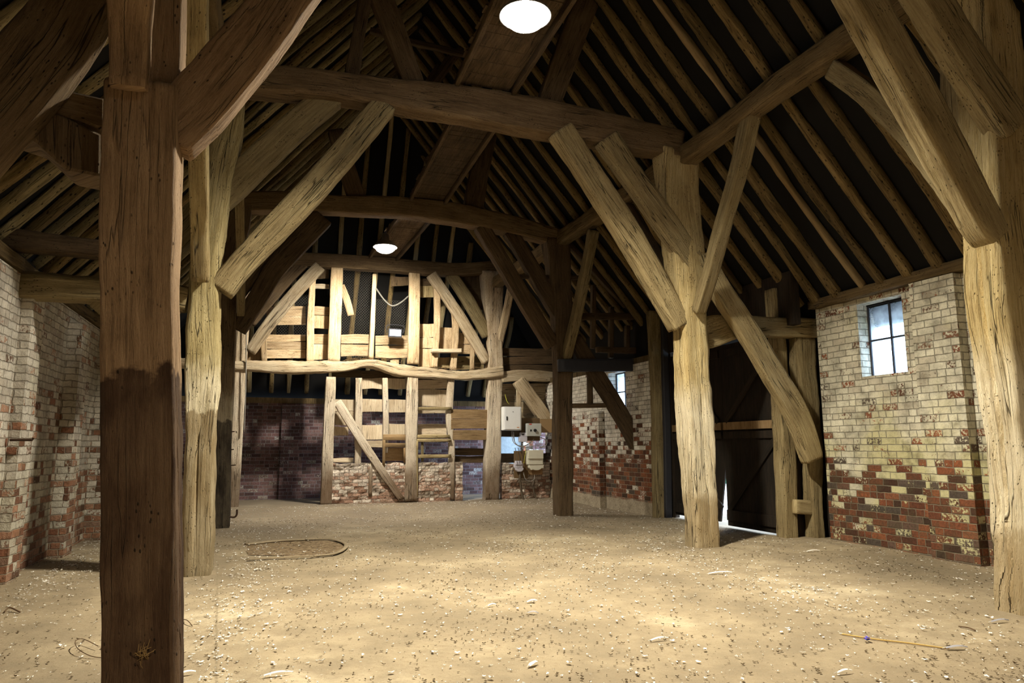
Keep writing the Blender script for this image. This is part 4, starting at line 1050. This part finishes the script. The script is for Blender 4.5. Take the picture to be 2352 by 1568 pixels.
while n < 12000:
    x = random.uniform(-4.7, 5); y = 2.8+11*random.random()**1.3
    if blocked(x, y) or not seen(x, y) or random.random() > .2+.8*max(0, noise.noise(Vector((x*.9, y*.9, 11)))): continue
    flake(crumbs, x, y, random.choice((.004, .006, .007, .009, .014)), .003); n += 1
o = lit.build('feather_litter', FEATHER, None, False, Vector((0, 0, 0))); tag(o, 'scatter of small white feathers and flakes over the whole floor', 'litter', None, 'stuff')
o = crumbs.build('straw_litter', CRUMB, None, False, Vector((0, 0, 0))); tag(o, 'scatter of dark straw crumbs and dirt over the floor', 'litter', None, 'stuff')

def feather(label, px, py, length, rot, mat=FEATHER, w=.16, group=None):
    p = at(px, py, 'z', .0); z0 = hz(p.x, p.y)+.008
    e = empty('feather', (p.x, p.y, z0), label, 'feather', group)
    ca, sa = math.cos(rot), math.sin(rot); mb = MB(); n = 10
    def T(u, v, z): return (p.x+u*ca-v*sa, p.y+u*sa+v*ca, z0+z)
    rows = []
    for i in range(n+1):
        t = i/n; u = (t-.5)*length; hw = w*length*math.sin(math.pi*min(1, .12+.88*t)**.8)*.5*(1 if t < .97 else .4)
        zc = .012*math.sin(t*3.1)
        rows.append([T(u, -hw, zc+.004), T(u, 0, zc+.01), T(u, hw, zc+.002)])
    for r in rows: mb.v += r
    for i in range(n):
        for q in (0, 1): a = i*3+q; mb.f.append((a, a+1, a+4, a+3)); mb.uv.append([(0, 0)]*4)
    mb.build('vane', mat, e, True)
    tube_mb([T(-.5*length-.02, 0, .004), T(-.2*length, 0, .016), T(.3*length, 0, .02)], .0018, 5).build('shaft', FEATHER, e)
    return e
feather('grey feather lying beside the straw stalk near the right post', 2197, 1486, .15, -.25, FEATHERG, .22)
feather('slim grey feather lying by the foot of the split near right post', 2297, 1428, .16, -.1, FEATHERG, .16)
feather('long white feather shaft lying in the open floor right of centre', 1515, 1466, .14, .05, FEATHER, .12)
feather('white feather at the bottom edge left of the centre', 428*1.0+0, 1548, .1, .3, FEATHER, .25)
feather('white feather in the pale foreground patch right of the near post', 640, 1548, .16, .05, FEATHER, .14)
feather('white curled feather in mid floor right of the bright patch', 1222, 1381, .1, .15, FEATHER, .3)
feather('white feather left of the curled one in mid floor', 1130, 1390, .08, .2, FEATHER, .25)
feather('grey tipped feather in mid floor below the curled white one', 1225, 1408, .08, -.5, FEATHERG, .3)
feather('large white feather lying in the litter before the bright right post', 1655, 1316, .26, -.1, FEATHER, .1)
feather('white feather in front of the brick wall on bare sand', 1868, 1264, .2, 0, FEATHER, .14)
feather('white feather on the floor at the bottom right of centre', 1225, 1525, .09, .6, FEATHER, .35)
feather('white feather low at the right, near the bottom edge', 1940, 1545, .11, 0, FEATHER, .15)
def rod(nm, label, cat, pts, r, mat):
    P = []
    for q in pts:
        p = at(q[0], q[1], 'z', 0); P.append(Vector((p.x, p.y, hz(p.x, p.y)+r+.004+(q[2] if len(q) > 2 else 0))))
    o = tube_mb(curve_pts(P, 6), r, 6).build(nm, mat, None, True); tag(o, label, cat); return o
rod('straw_stalk', 'long yellow straw stalk lying on the right foreground floor', 'straw', [(1934,1455),(2010,1466),(2090,1475),(2180,1487)], .005, STRAW)
rod('twig', 'thin forked twig curling on the floor left of the near post', 'twig', [(232,1509),(205,1508,.01),(178,1500,.03),(172,1487,.04),(190,1478,.03),(225,1490,.02)], .0026, TWIG)
rod('twig', 'short dark twig at the far left of the foreground', 'twig', [(10,1404),(22,1400,.02),(46,1404)], .006, TWIG)
rod('twig', 'dark stick on the floor at the bottom right by the split post', 'twig', [(2202,1437),(2225,1442,.005),(2240,1446)], .005, TWIG)
rod('twig', 'thin twig on the floor just right of the near post', 'twig', [(418,1424),(430,1432,.02),(442,1438)], .003, TWIG)
p = at(1991, 1469, 'z', 0)
mb = MB(); flake(mb, p.x, p.y, .026); flake(mb, p.x+.012, p.y+.006, .022, .018)
o = mb.build('plastic_scrap', BLUE, None, True); tag(o, 'crumpled scrap of blue plastic beside the straw stalk', 'scrap')
mb = MB()
for i in range(16):
    a = at(328+random.gauss(0, 9), 1500+random.gauss(0, 9), 'y', 3.55); d = Vector((random.uniform(-.03, .045), -.02, random.uniform(-.02, .045)))
    tube_mb([a-d, a+Vector((0, -.012, 0)), a+d], .0014, 4, mb)
o = mb.build('straw_tuft', plain('dead_straw', (.26, .17, .07), .8)); tag(o, 'tuft of straw stuck to the foot of the near post', 'straw')
a = at(40, 1010, 'x', XL+.1); o = tube_mb([a+Vector((-.06, 0, 0)), a+Vector((.13, -.03, 0)), a+Vector((.14, -.03, .02))], .013, 6).build('wall_peg', IRON); tag(o, 'iron peg sticking out of the left brick wall', 'peg')

# ================================================================== daylight
wd = bpy.data.worlds.new('world'); sc.world = wd; wd.use_nodes = True
nt = wd.node_tree; nt.nodes.clear()
ow = nt.nodes.new('ShaderNodeOutputWorld'); bg = nt.nodes.new('ShaderNodeBackground')
tc = nt.nodes.new('ShaderNodeTexCoord'); nz = nt.nodes.new('ShaderNodeTexNoise'); nz.inputs['Scale'].default_value = 2.5
rm = nt.nodes.new('ShaderNodeValToRGB'); rm.color_ramp.elements[0].color = (.50, .68, 1, 1); rm.color_ramp.elements[1].color = (.74, .86, 1, 1)
nt.links.new(tc.outputs['Generated'], nz.inputs['Vector']); nt.links.new(nz.outputs[0], rm.inputs[0]); nt.links.new(rm.outputs[0], bg.inputs[0])
bg.inputs[1].default_value = 12.0; nt.links.new(bg.outputs[0], ow.inputs[0])

sc.view_settings.view_transform = 'Standard'; sc.view_settings.look = 'None'; sc.view_settings.gamma = 1.0
sc.view_settings.use_curve_mapping = False; sc.view_settings.exposure = 0.0
sc.cycles.max_bounces = 8; sc.cycles.diffuse_bounces = 5; sc.cycles.sample_clamp_indirect = 6.0
